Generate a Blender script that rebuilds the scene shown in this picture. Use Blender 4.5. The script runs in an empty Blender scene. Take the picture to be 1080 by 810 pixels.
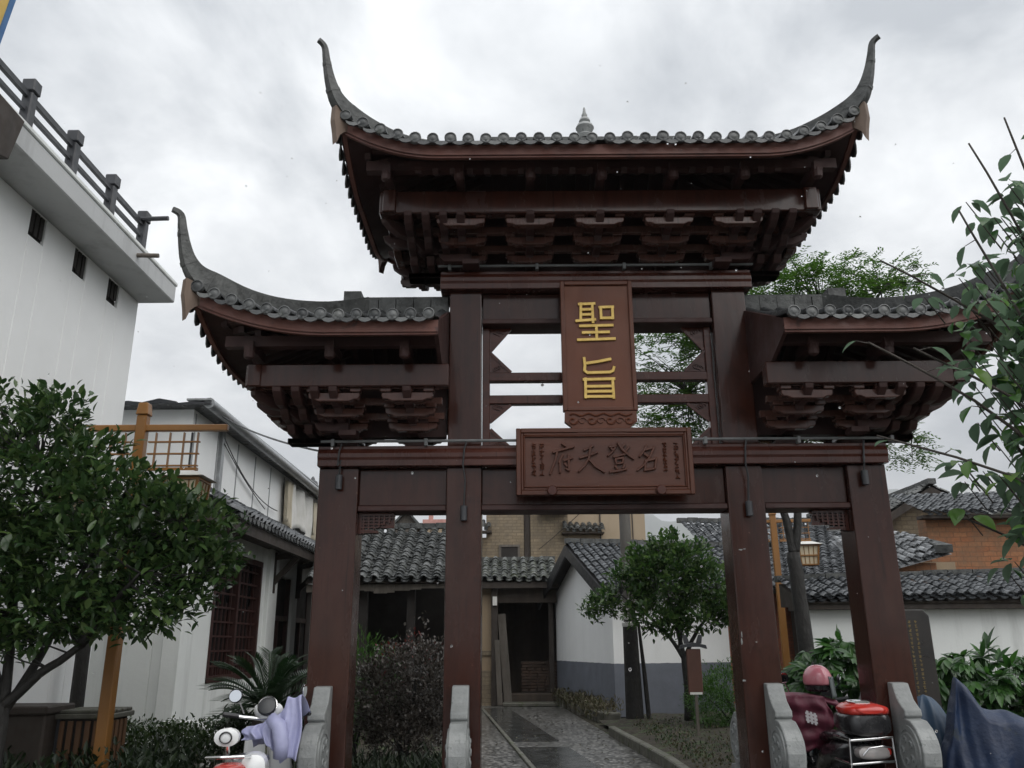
import bpy, math, random
import numpy as np
from mathutils import Vector, Matrix

rnd = random.Random(7)
nr = np.random.default_rng(11)
S = bpy.context.scene
R = math.radians
PI = math.pi

# ------------------------------------------------------------------ camera
cam_d = bpy.data.cameras.new('camera')
cam_d.sensor_width = 36.0
cam_d.lens = 29.5
cam_d.clip_start = 0.05
cam_d.clip_end = 6000
cam = bpy.data.objects.new('camera', cam_d)
S.collection.objects.link(cam)
cam.matrix_world = Matrix.Translation((0, 0, 1.6)) @ Matrix.Rotation(R(90 + 17.2), 4, 'X') @ Matrix.Rotation(R(-0.4), 4, 'Z')
S.camera = cam

# ------------------------------------------------------------------ sky, sun, exposure
SUN_EL, SUN_AZ = R(52), R(138)          # overcast: a wide soft sun high behind the viewer
W = bpy.data.worlds.new('World')
S.world = W
W.use_nodes = True
nt = W.node_tree
nt.nodes.clear()
N, L = nt.nodes.new, nt.links.new
out = N('ShaderNodeOutputWorld'); bg = N('ShaderNodeBackground'); bg.inputs['Strength'].default_value = 0.1
sky = N('ShaderNodeTexSky'); sky.sky_type = 'NISHITA'; sky.sun_disc = False
sky.sun_elevation = SUN_EL; sky.sun_rotation = SUN_AZ
tc = N('ShaderNodeTexCoord'); sep = N('ShaderNodeSeparateXYZ'); L(tc.outputs['Generated'], sep.inputs[0])
def wm(op, a, b, clamp=False):
    m = N('ShaderNodeMath'); m.operation = op; m.use_clamp = clamp
    for i, q in enumerate((a, b)):
        if hasattr(q, 'links'): L(q, m.inputs[i])
        else: m.inputs[i].default_value = q
    return m.outputs[0]
zz = wm('MAXIMUM', sep.outputs[2], 0.0)
den = wm('ADD', zz, 0.32)
comb = N('ShaderNodeCombineXYZ')
L(wm('DIVIDE', sep.outputs[0], den), comb.inputs[0]); L(wm('DIVIDE', sep.outputs[1], den), comb.inputs[1])
n1 = N('ShaderNodeTexNoise'); n1.inputs['Scale'].default_value = 2.3; n1.inputs['Detail'].default_value = 7; n1.inputs['Roughness'].default_value = 0.57
n1.inputs['Distortion'].default_value = 0.35
L(comb.outputs[0], n1.inputs['Vector'])
cr = N('ShaderNodeValToRGB')
cr.color_ramp.elements[0].position = 0.36; cr.color_ramp.elements[0].color = (3.95, 4.2, 4.5, 1)
cr.color_ramp.elements[1].position = 0.64; cr.color_ramp.elements[1].color = (8.9, 9.05, 9.15, 1)
L(n1.outputs[0], cr.inputs[0])
grad = wm('ADD', wm('MULTIPLY', zz, 0.35), 0.86)
vm = N('ShaderNodeVectorMath'); vm.operation = 'SCALE'; L(cr.outputs[0], vm.inputs[0]); L(grad, vm.inputs['Scale'])
mix = N('ShaderNodeMix'); mix.data_type = 'RGBA'; mix.inputs['Factor'].default_value = 0.94
L(sky.outputs[0], mix.inputs['A']); L(vm.outputs[0], mix.inputs['B'])
L(mix.outputs['Result'], bg.inputs['Color']); L(bg.outputs[0], out.inputs['Surface'])

sd = bpy.data.lights.new('sun', 'SUN'); sd.energy = 1.5; sd.angle = R(75); sd.color = (1.0, 0.97, 0.93)
sun = bpy.data.objects.new('sun', sd); S.collection.objects.link(sun)
to_sun = Vector((math.sin(SUN_AZ) * math.cos(SUN_EL), math.cos(SUN_AZ) * math.cos(SUN_EL), math.sin(SUN_EL)))
sun.rotation_euler = to_sun.to_track_quat('Z', 'Y').to_euler()
sun.location = to_sun * 60
S.view_settings.view_transform = 'Standard'
S.view_settings.look = 'None'
S.view_settings.exposure = 0.6
S.view_settings.gamma = 1.0
S.view_settings.use_curve_mapping = False

# ------------------------------------------------------------------ mesh helpers
class MB:
    def __init__(s): s.v = []; s.f = []
    def add(s, vs, fs):
        b = len(s.v); s.v.extend([tuple(p) for p in vs]); s.f.extend([tuple(b + i for i in q) for q in fs]); return s
    def box(s, x0, x1, y0, y1, z0, z1):
        return s.add([(x0,y0,z0),(x1,y0,z0),(x1,y1,z0),(x0,y1,z0),(x0,y0,z1),(x1,y0,z1),(x1,y1,z1),(x0,y1,z1)],
                     [(0,3,2,1),(4,5,6,7),(0,1,5,4),(1,2,6,5),(2,3,7,6),(3,0,4,7)])
    def obox(s, c, size, rot=None):
        hx, hy, hz = size[0]/2, size[1]/2, size[2]/2
        M = rot if rot is not None else Matrix.Identity(3)
        c = Vector(c)
        P = [c + M @ Vector(p) for p in ((-hx,-hy,-hz),(hx,-hy,-hz),(hx,hy,-hz),(-hx,hy,-hz),(-hx,-hy,hz),(hx,-hy,hz),(hx,hy,hz),(-hx,hy,hz))]
        return s.add(P, [(0,3,2,1),(4,5,6,7),(0,1,5,4),(1,2,6,5),(2,3,7,6),(3,0,4,7)])
    def bar(s, p, q, w, h, up=(0,0,1)):
        p, q = Vector(p), Vector(q); d = q - p; l = d.length
        if l < 1e-6: return s
        d.normalize(); u = Vector(up)
        if abs(d.dot(u)) > .98: u = Vector((1,0,0))
        x = d.cross(u).normalized(); z = x.cross(d)
        M = Matrix((x, d, z)).transposed()
        return s.obox((p+q)/2, (w, l, h), M)
    def prism(s, poly, f0, f1):
        """poly: 2-D points; f0/f1 map (a,b) to 3-D for the two ends"""
        n = len(poly); a = [f0(*p) for p in poly]; b = [f1(*p) for p in poly]
        fs = [tuple(range(n-1,-1,-1)), tuple(range(n, 2*n))] + [(i, (i+1)%n, n+(i+1)%n, n+i) for i in range(n)]
        return s.add(a + b, fs)
    def tube(s, pts, r, n=8, cap=True):
        pts = [Vector(p) for p in pts]; m = len(pts)
        rs = r if isinstance(r, (list, tuple)) else [r]*m
        vs = []; prev = None
        for i, p in enumerate(pts):
            t = (pts[min(i+1,m-1)] - pts[max(i-1,0)]).normalized()
            if prev is None:
                a = Vector((0,0,1)) if abs(t.z) < .9 else Vector((1,0,0))
                x = t.cross(a).normalized()
            else:
                x = prev - t*prev.dot(t)
                x = x.normalized() if x.length > 1e-6 else t.orthogonal().normalized()
            prev = x; y = t.cross(x)
            for k in range(n):
                a = 2*PI*k/n
                vs.append(p + (x*math.cos(a) + y*math.sin(a))*rs[i])
        fs = []
        for i in range(m-1):
            for k in range(n):
                fs.append((i*n+k, i*n+(k+1)%n, (i+1)*n+(k+1)%n, (i+1)*n+k))
        if cap: fs += [tuple(range(n-1,-1,-1)), tuple(range((m-1)*n, m*n))]
        return s.add(vs, fs)
    def lathe(s, prof, n=16, c=(0,0,0), M=None):
        M = M or Matrix.Identity(3); c = Vector(c); vs = []
        for r_, z_ in prof:
            for k in range(n):
                a = 2*PI*k/n; vs.append(c + M @ Vector((r_*math.cos(a), r_*math.sin(a), z_)))
        m = len(prof); fs = []
        for i in range(m-1):
            for k in range(n): fs.append((i*n+k, i*n+(k+1)%n, (i+1)*n+(k+1)%n, (i+1)*n+k))
        fs += [tuple(range(n-1,-1,-1)), tuple(range((m-1)*n, m*n))]
        return s.add(vs, fs)
    def grid(s, fn, nu, nv):
        vs = [fn(i/nu, j/nv) for j in range(nv+1) for i in range(nu+1)]
        w = nu+1
        return s.add(vs, [(j*w+i, j*w+i+1, (j+1)*w+i+1, (j+1)*w+i) for j in range(nv) for i in range(nu)])
    def loft(s, secs, n=14, e=2.6):
        """sections (y, xc, zc, half width, half height) along y, superellipse rings"""
        vs = []
        for (y, xc, zc, hw, hh) in secs:
            for k in range(n):
                a = 2*PI*k/n; ca, sa = math.cos(a), math.sin(a)
                vs.append((xc + hw*math.copysign(abs(ca)**(2/e), ca), y, zc + hh*math.copysign(abs(sa)**(2/e), sa)))
        m = len(secs); fs = []
        for i in range(m-1):
            for k in range(n): fs.append((i*n+k, i*n+(k+1)%n, (i+1)*n+(k+1)%n, (i+1)*n+k))
        fs += [tuple(range(n-1,-1,-1)), tuple(range((m-1)*n, m*n))]
        return s.add(vs, fs)
    def build(s, name, mat, parent=None, smooth=False, bevel=0, seg=1):
        me = bpy.data.meshes.new(name)
        me.from_pydata(s.v, [], s.f); me.update()
        return link(name, me, mat, parent, smooth, bevel, seg)

def link(name, me, mat, parent=None, smooth=False, bevel=0, seg=1):
    o = bpy.data.objects.new(name, me); S.collection.objects.link(o)
    if mat is not None: me.materials.append(mat)
    if smooth:
        me.shade_smooth()
        if smooth != 'all': me.set_sharp_from_angle(angle=R(smooth if smooth is not True else 40))
    if parent is not None: o.parent = parent
    if bevel:
        b = o.modifiers.new('bevel', 'BEVEL'); b.width = bevel; b.segments = seg; b.limit_method = 'ANGLE'; b.angle_limit = R(35)
    return o

def thing(name, label, cat, loc=(0,0,0), rz=0, group=None):
    o = bpy.data.objects.new(name, None); S.collection.objects.link(o)
    o.location = loc; o.rotation_euler = (0, 0, rz); o.empty_display_size = .2
    return tag(o, label, cat, group)
def tag(o, label, cat, group=None):
    o['label'] = label; o['category'] = cat
    if group: o['group'] = group
    return o
def struct(o): o['kind'] = 'structure'; return o
def copy_tree(o, parent=None):
    kids = list(o.children)
    c = o.copy(); S.collection.objects.link(c)
    if parent is not None: c.parent = parent
    for k in kids: copy_tree(k, c)
    return c

# ------------------------------------------------------------------ materials
def newmat(name):
    m = bpy.data.materials.new(name); m.use_nodes = True
    nt = m.node_tree; nt.nodes.clear()
    o = nt.nodes.new('ShaderNodeOutputMaterial'); b = nt.nodes.new('ShaderNodeBsdfPrincipled')
    nt.links.new(b.outputs[0], o.inputs[0])
    return m, nt, b, o
def c4(c): return (c[0], c[1], c[2], 1)
def noise(nt, scale, detail=5, rough=.55, stretch=None, coord='Object'):
    n = nt.nodes.new('ShaderNodeTexNoise'); n.inputs['Scale'].default_value = scale; n.inputs['Detail'].default_value = detail
    n.inputs['Roughness'].default_value = rough
    t = nt.nodes.new('ShaderNodeTexCoord'); v = t.outputs[coord]
    if stretch:
        mp = nt.nodes.new('ShaderNodeMapping'); mp.inputs['Scale'].default_value = stretch
        nt.links.new(v, mp.inputs['Vector']); v = mp.outputs[0]
    nt.links.new(v, n.inputs['Vector'])
    return n.outputs[0]
def ramp(nt, fac, stops):
    r = nt.nodes.new('ShaderNodeValToRGB'); e = r.color_ramp.elements
    while len(e) < len(stops): e.new(.5)
    for i, (p, c) in enumerate(stops):
        e[i].position = p; e[i].color = c4(c) if not isinstance(c, (int, float)) else (c, c, c, 1)
    nt.links.new(fac, r.inputs[0]); return r.outputs[0]
def mixc(nt, fac, a, b, mode='MIX'):
    m = nt.nodes.new('ShaderNodeMix'); m.data_type = 'RGBA'; m.blend_type = mode
    for k, q in (('Factor', fac), ('A', a), ('B', b)):
        if hasattr(q, 'links'): nt.links.new(q, m.inputs[k])
        elif k == 'Factor': m.inputs[k].default_value = q
        else: m.inputs[k].default_value = c4(q)
    return m.outputs['Result']
def bump(nt, b, h, strength=.3, dist=.02):
    n = nt.nodes.new('ShaderNodeBump'); n.inputs['Strength'].default_value = strength; n.inputs['Distance'].default_value = dist
    nt.links.new(h, n.inputs['Height']); nt.links.new(n.outputs[0], b.inputs['Normal'])
def pmat(name, c1, c2, scale=4, rough=(.4,.6), bmp=.2, bscale=30, stretch=None, spots=None, metal=0, spec=.5, coat=0, detail=6, bdist=.01):
    m, nt, b, o = newmat(name)
    f = noise(nt, scale, detail, .6, stretch)
    col = ramp(nt, f, [(.3, c1), (.7, c2)])
    if spots:      # (colour, scale, threshold)
        sc, ss, th = spots
        sf = ramp(nt, noise(nt, ss, 6, .65), [(th, 0.0), (th + .06, 1.0)])
        col = mixc(nt, sf, col, sc)
    nt.links.new(col, b.inputs['Base Color'])
    rf = ramp(nt, noise(nt, scale*1.7, 4), [(.3, rough[0]), (.7, rough[1])])
    nt.links.new(rf, b.inputs['Roughness'])
    b.inputs['Metallic'].default_value = metal
    b.inputs['Specular IOR Level'].default_value = spec
    if coat: b.inputs['Coat Weight'].default_value = coat; b.inputs['Coat Roughness'].default_value = .15
    if bmp: bump(nt, b, noise(nt, bscale, 6, .6, stretch), bmp, bdist)
    return m
def wallmat(name, c, stain, band=None, streak=.35, rough=(.6,.85)):
    """lime plaster: faint mottling, rain streaks that run down, optional painted dado below a height"""
    m, nt, b, o = newmat(name)
    col = ramp(nt, noise(nt, 1.3, 7, .6), [(.3, [x*.93 for x in c]), (.7, c)])
    st = ramp(nt, noise(nt, 3.0, 6, .65, (1, 1, .12)), [(.52, 0.0), (.78, streak)])
    col = mixc(nt, st, col, stain)
    if band:
        bc, bz = band
        t = nt.nodes.new('ShaderNodeTexCoord'); sp = nt.nodes.new('ShaderNodeSeparateXYZ'); nt.links.new(t.outputs['Object'], sp.inputs[0])
        nz = noise(nt, 5, 3)
        ad = nt.nodes.new('ShaderNodeMath'); ad.operation = 'MULTIPLY_ADD'; ad.inputs[1].default_value = .025; nt.links.new(nz, ad.inputs[0]); nt.links.new(sp.outputs[2], ad.inputs[2])
        lt = nt.nodes.new('ShaderNodeMath'); lt.operation = 'LESS_THAN'; lt.inputs[1].default_value = bz; nt.links.new(ad.outputs[0], lt.inputs[0])
        bcol = ramp(nt, noise(nt, 2.2, 6, .6), [(.3, [x*.85 for x in bc]), (.7, [x*1.12 for x in bc])])
        col = mixc(nt, lt.outputs[0], col, bcol)
    nt.links.new(col, b.inputs['Base Color'])
    nt.links.new(ramp(nt, noise(nt, 2, 4), [(.3, rough[0]), (.7, rough[1])]), b.inputs['Roughness'])
    bump(nt, b, noise(nt, 14, 8, .65), .25, .012)
    return m
def brickmat(name, c1, c2, mortar, scale=1.0, bw=.3, bh=.11, stain=None, swap=False):
    m, nt, b, o = newmat(name)
    t = nt.nodes.new('ShaderNodeTexCoord'); sp = nt.nodes.new('ShaderNodeSeparateXYZ'); nt.links.new(t.outputs['Object'], sp.inputs[0])
    cb = nt.nodes.new('ShaderNodeCombineXYZ')
    sm = nt.nodes.new('ShaderNodeMath'); sm.operation = 'ADD'; nt.links.new(sp.outputs[0], sm.inputs[0]); nt.links.new(sp.outputs[1], sm.inputs[1])
    nt.links.new(sm.outputs[0], cb.inputs[0]); nt.links.new(sp.outputs[2], cb.inputs[1])
    wob = nt.nodes.new('ShaderNodeVectorMath'); wob.operation = 'ADD'
    nn = nt.nodes.new('ShaderNodeTexNoise'); nn.inputs['Scale'].default_value = 3; nt.links.new(cb.outputs[0], nn.inputs['Vector'])
    sc = nt.nodes.new('ShaderNodeVectorMath'); sc.operation = 'SCALE'; sc.inputs['Scale'].default_value = .05; nt.links.new(nn.outputs['Color'], sc.inputs[0])
    nt.links.new(cb.outputs[0], wob.inputs[0]); nt.links.new(sc.outputs[0], wob.inputs[1])
    br = nt.nodes.new('ShaderNodeTexBrick'); nt.links.new(wob.outputs[0], br.inputs['Vector'])
    br.inputs['Color1'].default_value = c4(c1); br.inputs['Color2'].default_value = c4(c2); br.inputs['Mortar'].default_value = c4(mortar)
    br.inputs['Scale'].default_value = scale; br.inputs['Brick Width'].default_value = bw; br.inputs['Row Height'].default_value = bh
    br.inputs['Mortar Size'].default_value = .012; br.inputs['Mortar Smooth'].default_value = .4
    col = mixc(nt, ramp(nt, noise(nt, 2.2, 8, .72), [(.38, 0.0), (.66, .85)]), br.outputs['Color'], stain or mortar)
    col = mixc(nt, ramp(nt, noise(nt, 18, 4), [(.4, 0.0), (.7, .35)]), col, [x*.5 for x in c1])
    nt.links.new(col, b.inputs['Base Color']); b.inputs['Roughness'].default_value = .85
    h = mixc(nt, .6, br.outputs['Fac'], noise(nt, 25, 5))
    bump(nt, b, h, -.5, .02)
    return m
def leafmat(name, cols, rough=.38, trans=.25, spec=.5, pale=None):
    m, nt, b, o = newmat(name)
    g = nt.nodes.new('ShaderNodeNewGeometry')
    col = ramp(nt, g.outputs['Random Per Island'], [(([0,.4,.75,.97] if len(cols) == 4 else [0,.5,.97])[i] if len(cols) > 2 else i, c) for i, c in enumerate(cols)])
    nt.links.new(col, b.inputs['Base Color']); b.inputs['Roughness'].default_value = rough; b.inputs['Specular IOR Level'].default_value = spec
    if pale:   # paler underside of the leaf
        col = mixc(nt, g.outputs['Backfacing'], col, pale); nt.links.new(col, b.inputs['Base Color'])
    tr = nt.nodes.new('ShaderNodeBsdfTranslucent'); hs = nt.nodes.new('ShaderNodeHueSaturation'); hs.inputs['Value'].default_value = 1.6; hs.inputs['Saturation'].default_value = 1.1
    nt.links.new(col, hs.inputs['Color']); nt.links.new(hs.outputs[0], tr.inputs['Color'])
    mx = nt.nodes.new('ShaderNodeMixShader'); mx.inputs[0].default_value = trans
    nt.links.new(b.outputs[0], mx.inputs[1]); nt.links.new(tr.outputs[0], mx.inputs[2]); nt.links.new(mx.outputs[0], o.inputs[0])
    return m
def tilemat(name, c1, c2, moss=None, mth=.62, pale=None, rough=(.3,.6)):
    """fired clay roof tile: every tile (mesh island) a little different, wet, with lichen"""
    m, nt, b, o = newmat(name)
    g = nt.nodes.new('ShaderNodeNewGeometry')
    col = ramp(nt, g.outputs['Random Per Island'], [(0, c1), (.85, c2), (1, pale or c2)])
    col = mixc(nt, ramp(nt, noise(nt, 7, 6, .65), [(.35, .0), (.75, .5)]), col, [x*.45 for x in c1])
    if moss: col = mixc(nt, ramp(nt, noise(nt, 4.5, 7, .7), [(mth, 0.0), (mth+.12, .85)]), col, moss)
    nt.links.new(col, b.inputs['Base Color'])
    nt.links.new(ramp(nt, noise(nt, 9, 4), [(.3, rough[0]), (.7, rough[1])]), b.inputs['Roughness'])
    bump(nt, b, noise(nt, 40, 6), .35, .01)
    return m

def woodpaint(name, c1, c2, dark, st=(1,1,.10)):
    """old gloss paint on timber: long grain, rain runs, dull patches and a few scuffs"""
    m, nt, b, o = newmat(name)
    col = ramp(nt, noise(nt, 1.7, 6, .6), [(.3, c1), (.7, c2)])
    col = mixc(nt, ramp(nt, noise(nt, 11, 6, .7, st), [(.45, 0.0), (.8, .75)]), col, dark)
    col = mixc(nt, ramp(nt, noise(nt, 3.5, 7, .7), [(.58, 0.0), (.72, .7)]), col, dark)
    col = mixc(nt, ramp(nt, noise(nt, 26, 3, .5), [(.74, 0.0), (.77, .6)]), col, [c2[0]*2.4, c2[1]*3.6, c2[2]*3.8])
    nt.links.new(col, b.inputs['Base Color'])
    col = mixc(nt, ramp(nt, noise(nt, 1.1, 8, .72, (1,1,.35)), [(.50, 0.0), (.68, .55)]), col, [c2[0]*1.35, c2[1]*1.9, c2[2]*2.1])
    col = mixc(nt, ramp(nt, noise(nt, 30, 2, .5, (1,1,.035)), [(.66, 0.0), (.72, .55)]), col, dark)
    nt.links.new(col, b.inputs['Base Color'])
    nt.links.new(ramp(nt, noise(nt, 2.6, 7, .7, (1,1,.4)), [(.3, .10), (.55, .24), (.75, .52)]), b.inputs['Roughness'])
    b.inputs['Specular IOR Level'].default_value = .26
    b.inputs['Coat Weight'].default_value = .16; b.inputs['Coat Roughness'].default_value = .07
    bump(nt, b, noise(nt, 16, 7, .65, st), .3, .008)
    return m
M = {}
M['red'] = woodpaint('dark red painted wood', (.030,.0096,.0064), (.050,.0162,.0105), (.012,.0058,.0044))
M['redbeam'] = woodpaint('oxblood painted wood', (.046,.0135,.0092), (.078,.0235,.0152), (.020,.009,.007), (1,.12,1) and (.12,1,1))
M['redraw'] = pmat('weathered red rafters', (.027,.0092,.0075), (.05,.017,.0135), 3, (.5,.75), .3, 25)
M['fascia'] = pmat('faded red eave board', (.09,.030,.021), (.15,.058,.042), 3, (.45,.7), .3, 25, (1,1,.3), spots=((.06,.025,.02), 5, .6))
M['rawwood'] = pmat('bare pale wood', (.115,.08,.06), (.20,.145,.11), 4, (.6,.8), .3, 30, (1,1,.2))
M['redarm'] = woodpaint('red bracket arms with painted sheen', (.066,.029,.022), (.105,.05,.039), (.03,.012,.01))  # arms and tie beams: wet gloss and ground reflection put into the base colour
M['plaque'] = pmat('varnished red brown wood', (.090,.0245,.0095), (.14,.043,.0175), 2.6, (.34,.52), .25, 14, (1,1,.35), spec=.35)
M['plaque_dark'] = pmat('varnished dark plaque wood', (.070,.0195,.0085), (.115,.035,.0155), 2.6, (.34,.52), .25, 14, (.35,1,1), spec=.35)
M['plaque_low'] = pmat('deep red brown carved wood', (.055,.0155,.0072), (.092,.028,.013), 3.2, (.28,.5), .35, 16, (.35,1,1), spec=.4)
M['gold'] = pmat('gold paint', (.48,.32,.075), (.66,.46,.14), 12, (.3,.5), .2, 40, metal=.35)
M['rooftile'] = pmat('wet grey roof tile', (.024,.026,.028), (.065,.068,.07), 6, (.25,.55), .5, 35, spots=((.12,.135,.11), 9, .63), bdist=.012)
M['cap'] = tilemat('grey eave tile', (.035,.038,.04), (.12,.125,.125), (.04,.048,.03), .58, (.17,.175,.17))
M['ridge'] = pmat('weathered ridge plaster', (.025,.027,.027), (.10,.104,.10), 6, (.4,.7), .6, 22, spots=((.03,.032,.03), 7, .57), bdist=.02)
M['stone'] = pmat('grey carved stone', (.17,.18,.178), (.30,.31,.305), 5, (.45,.75), .5, 40, spots=((.14,.15,.145), 8, .6))
M['conduit'] = pmat('dull grey conduit', (.10,.105,.105), (.17,.175,.175), 8, (.4,.6), .1, 40)
M['metalgrey'] = pmat('galvanised pipe', (.25,.26,.26), (.4,.41,.42), 8, (.3,.5), .1, 40, metal=.6)
m, nt, b, o = newmat('rain water'); b.inputs['Base Color'].default_value = (1,1,1,1); b.inputs['Roughness'].default_value = .02; b.inputs['IOR'].default_value = 1.33; b.inputs['Transmission Weight'].default_value = 1.0
M['water'] = m
M['black'] = pmat('black plastic', (.012,.012,.013), (.025,.025,.027), 6, (.3,.5), .1, 40)
M['iron'] = pmat('dark painted iron', (.022,.024,.028), (.05,.052,.058), 5, (.35,.55), .2, 30)
M['white'] = wallmat('white limewash', (.85,.86,.855), (.60,.61,.60), streak=.07)
M['white_clean'] = wallmat('fresh white paint', (.80,.81,.81), (.6,.61,.61), streak=.15)
M['white_dado'] = wallmat('white wall with blue grey dado', (.86,.87,.86), (.6,.61,.61), band=((.14,.153,.182), 1.16), streak=.2)
M['white_dirty'] = wallmat('stained white wall', (.76,.78,.76), (.30,.305,.29), streak=.5)
M['soffit'] = wallmat('stained concrete soffit', (.50,.51,.51), (.2,.2,.2), streak=.5)
M['tan'] = wallmat('tan mud plaster', (.30,.225,.145), (.16,.115,.075), streak=.5)
M['cream'] = wallmat('cream mud plaster', (.36,.28,.19), (.22,.17,.115), streak=.5)
M['mudbrick'] = brickmat('yellow mud brick', (.24,.185,.118), (.31,.245,.16), (.15,.115,.078), stain=(.12,.10,.075))
M['orangebrick'] = brickmat('orange mud brick', (.31,.115,.048), (.39,.17,.075), (.20,.09,.045), stain=(.17,.115,.07))
M['redbrick'] = brickmat('red brick', (.32,.10,.055), (.40,.14,.08), (.2,.1,.07), bw=.24, bh=.075)
M['oldtile'] = tilemat('old grey clay tile', (.028,.031,.031), (.08,.084,.08), (.06,.068,.036), .6, (.15,.155,.155))
M['oldtile2'] = tilemat('blue grey clay tile', (.028,.032,.036), (.085,.092,.10), None, .6, (.16,.17,.18), (.25,.5))
M['mosstile'] = tilemat('mossy clay tile', (.030,.034,.030), (.07,.075,.065), (.055,.065,.028), .52, (.16,.16,.15))
M['darkwood'] = pmat('old dark timber', (.022,.016,.012), (.05,.038,.03), 4, (.6,.85), .5, 20, (1,1,.15))
M['greywood'] = pmat('grey weathered board', (.07,.06,.048), (.15,.13,.11), 5, (.6,.85), .5, 20, (1,1,.12))
M['passage'] = pmat('brown boarded passage wall', (.03,.022,.016), (.075,.056,.042), 3, (.7,.9), .4, 16, (1,1,.1))
M['interior'] = pmat('near black interior wall', (.010,.008,.007), (.024,.019,.016), 2, (.7,.9), .2, 20)  # mottled near-black for openings, inner walls and roof boards
M['yellow'] = pmat('ochre varnished timber', (.22,.095,.018), (.31,.138,.028), 3, (.35,.55), .25, 16, (1,1,.12), coat=.2)
M['binwood'] = pmat('faded orange brown slats', (.10,.05,.022), (.17,.085,.04), 4, (.5,.7), .25, 20, (1,1,.15))
M['dial'] = pmat('dark dial glass', (.015,.016,.018), (.03,.032,.035), 4, (.25,.4), 0)
M['lampshade'] = pmat('parchment lamp panel', (.62,.52,.36), (.75,.66,.48), 5, (.5,.7), .1, 20)
M['window_red'] = pmat('dark red window lattice', (.030,.011,.009), (.052,.019,.015), 5, (.4,.6), .2, 30)
M['glass'] = pmat('dark window glass', (.01,.011,.012), (.02,.021,.022), 3, (.08,.2), .05, 10)
M['pvc'] = pmat('white plastic pipe', (.62,.63,.62), (.72,.73,.72), 5, (.3,.45), .1, 30)
M['bark'] = pmat('grey brown bark', (.03,.024,.019), (.07,.058,.048), 7, (.6,.85), .9, 26, (1,1,.35), bdist=.03)
M['barkdark'] = pmat('wet dark bark', (.007,.0066,.006), (.020,.018,.0155), 7, (.5,.75), .9, 26, (1,1,.35), bdist=.03)
M['concretepole'] = pmat('weathered pole', (.075,.068,.06), (.13,.12,.108), 4, (.6,.8), .4, 26, (1,1,.3))
M['cloth'] = pmat('off white cloth', (.55,.54,.50), (.70,.69,.66), 3, (.7,.9), .2, 60)
M['beige'] = pmat('beige cloth', (.42,.37,.28), (.55,.5,.4), 3, (.7,.9), .2, 60)
M['purple'] = pmat('lilac raincoat', (.30,.31,.49), (.40,.41,.60), 3, (.3,.5), .3, 8, bdist=.03)
M['burgundy'] = pmat('burgundy quilted cover', (.12,.022,.042), (.19,.04,.07), 3, (.4,.6), .4, 10, bdist=.03)
M['tarp'] = pmat('blue tarpaulin', (.004,.012,.040), (.009,.026,.070), 3.5, (.35,.6), .6, 5, bdist=.035, spots=((.02,.03,.045), 4, .62))
M['tarplight'] = pmat('pale blue tarpaulin', (.016,.04,.08), (.03,.065,.115), 2.5, (.35,.55), .25, 12, bdist=.015)
M['pink'] = pmat('pink helmet shell', (.62,.20,.25), (.72,.28,.32), 4, (.15,.3), .02, 30, coat=.5)
M['visor'] = pmat('smoked visor', (.10,.12,.12), (.16,.18,.18), 4, (.05,.12), 0)
M['vwhite'] = pmat('white body panel', (.74,.75,.75), (.80,.81,.81), 4, (.15,.28), .02, 30, coat=.5)
M['vdark'] = pmat('black body panel', (.012,.012,.014), (.022,.022,.024), 4, (.18,.35), .02, 30, coat=.4)
M['chrome'] = pmat('chrome', (.6,.6,.6), (.75,.75,.75), 4, (.08,.2), .02, 30, metal=1)
M['mirror'] = pmat('mirror glass', (.86,.87,.88), (.9,.91,.92), 4, (.02,.04), 0, metal=1)
M['redlens'] = pmat('red lamp lens', (.42,.018,.012), (.55,.04,.025), 9, (.08,.2), .15, 60, coat=.6)
M['clearlens'] = pmat('clear lamp lens', (.4,.38,.37), (.55,.5,.48), 9, (.08,.2), .2, 70, coat=.6)
M['tyre'] = pmat('tyre rubber', (.015,.015,.015), (.028,.028,.028), 9, (.7,.85), .3, 50)
M['screen'] = pmat('white emblem print', (.6,.58,.6), (.75,.72,.74), 9, (.5,.6), 0)
M['stele'] = pmat('black lacquered board', (.012,.010,.009), (.028,.022,.018), 5, (.25,.45), .1, 20)
M['goldtext'] = pmat('dull gold lettering', (.15,.105,.04), (.22,.16,.06), 9, (.4,.5), 0, metal=.3)
M['brownsign'] = pmat('brown sign board', (.07,.028,.018), (.11,.046,.03), 4, (.45,.65), .2, 20, (1,1,.3))
M['banner'] = pmat('yellow banner cloth', (.55,.36,.08), (.66,.46,.14), 3, (.6,.8), .2, 30)
M['bannerblue'] = pmat('blue banner edge', (.04,.12,.28), (.07,.18,.36), 3, (.6,.8), .2, 30)
M['blackroof'] = pmat('black roofing sheet', (.02,.021,.024), (.045,.047,.052), 3, (.2,.45), .3, 12)
M['hill'] = pmat('wooded hillside', (.03,.045,.03), (.055,.075,.045), .008, (.9,1), 0, 20)
M['soil'] = pmat('leaf littered soil', (.020,.016,.010), (.052,.042,.026), 6, (.7,.9), .9, 22, spots=((.05,.07,.025), 5, .54), bdist=.04)
M['paving'] = pmat('wet stone paving', (.07,.07,.07), (.13,.13,.13), 2, (.15,.5), .4, 25)
M['pathslab'] = pmat('wet dark path slab', (.030,.032,.031), (.075,.077,.074), 2.4, (.06,.28), .2, 14)
M['kerb'] = pmat('mossy kerb stone', (.07,.07,.055), (.14,.135,.11), 6, (.5,.8), .6, 25, spots=((.06,.075,.03), 5, .56))
m, nt, b, o = newmat('pebble paving')
vo = nt.nodes.new('ShaderNodeTexVoronoi'); vo.inputs['Scale'].default_value = 16
tcn = nt.nodes.new('ShaderNodeTexCoord'); nt.links.new(tcn.outputs['Object'], vo.inputs['Vector'])
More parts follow.
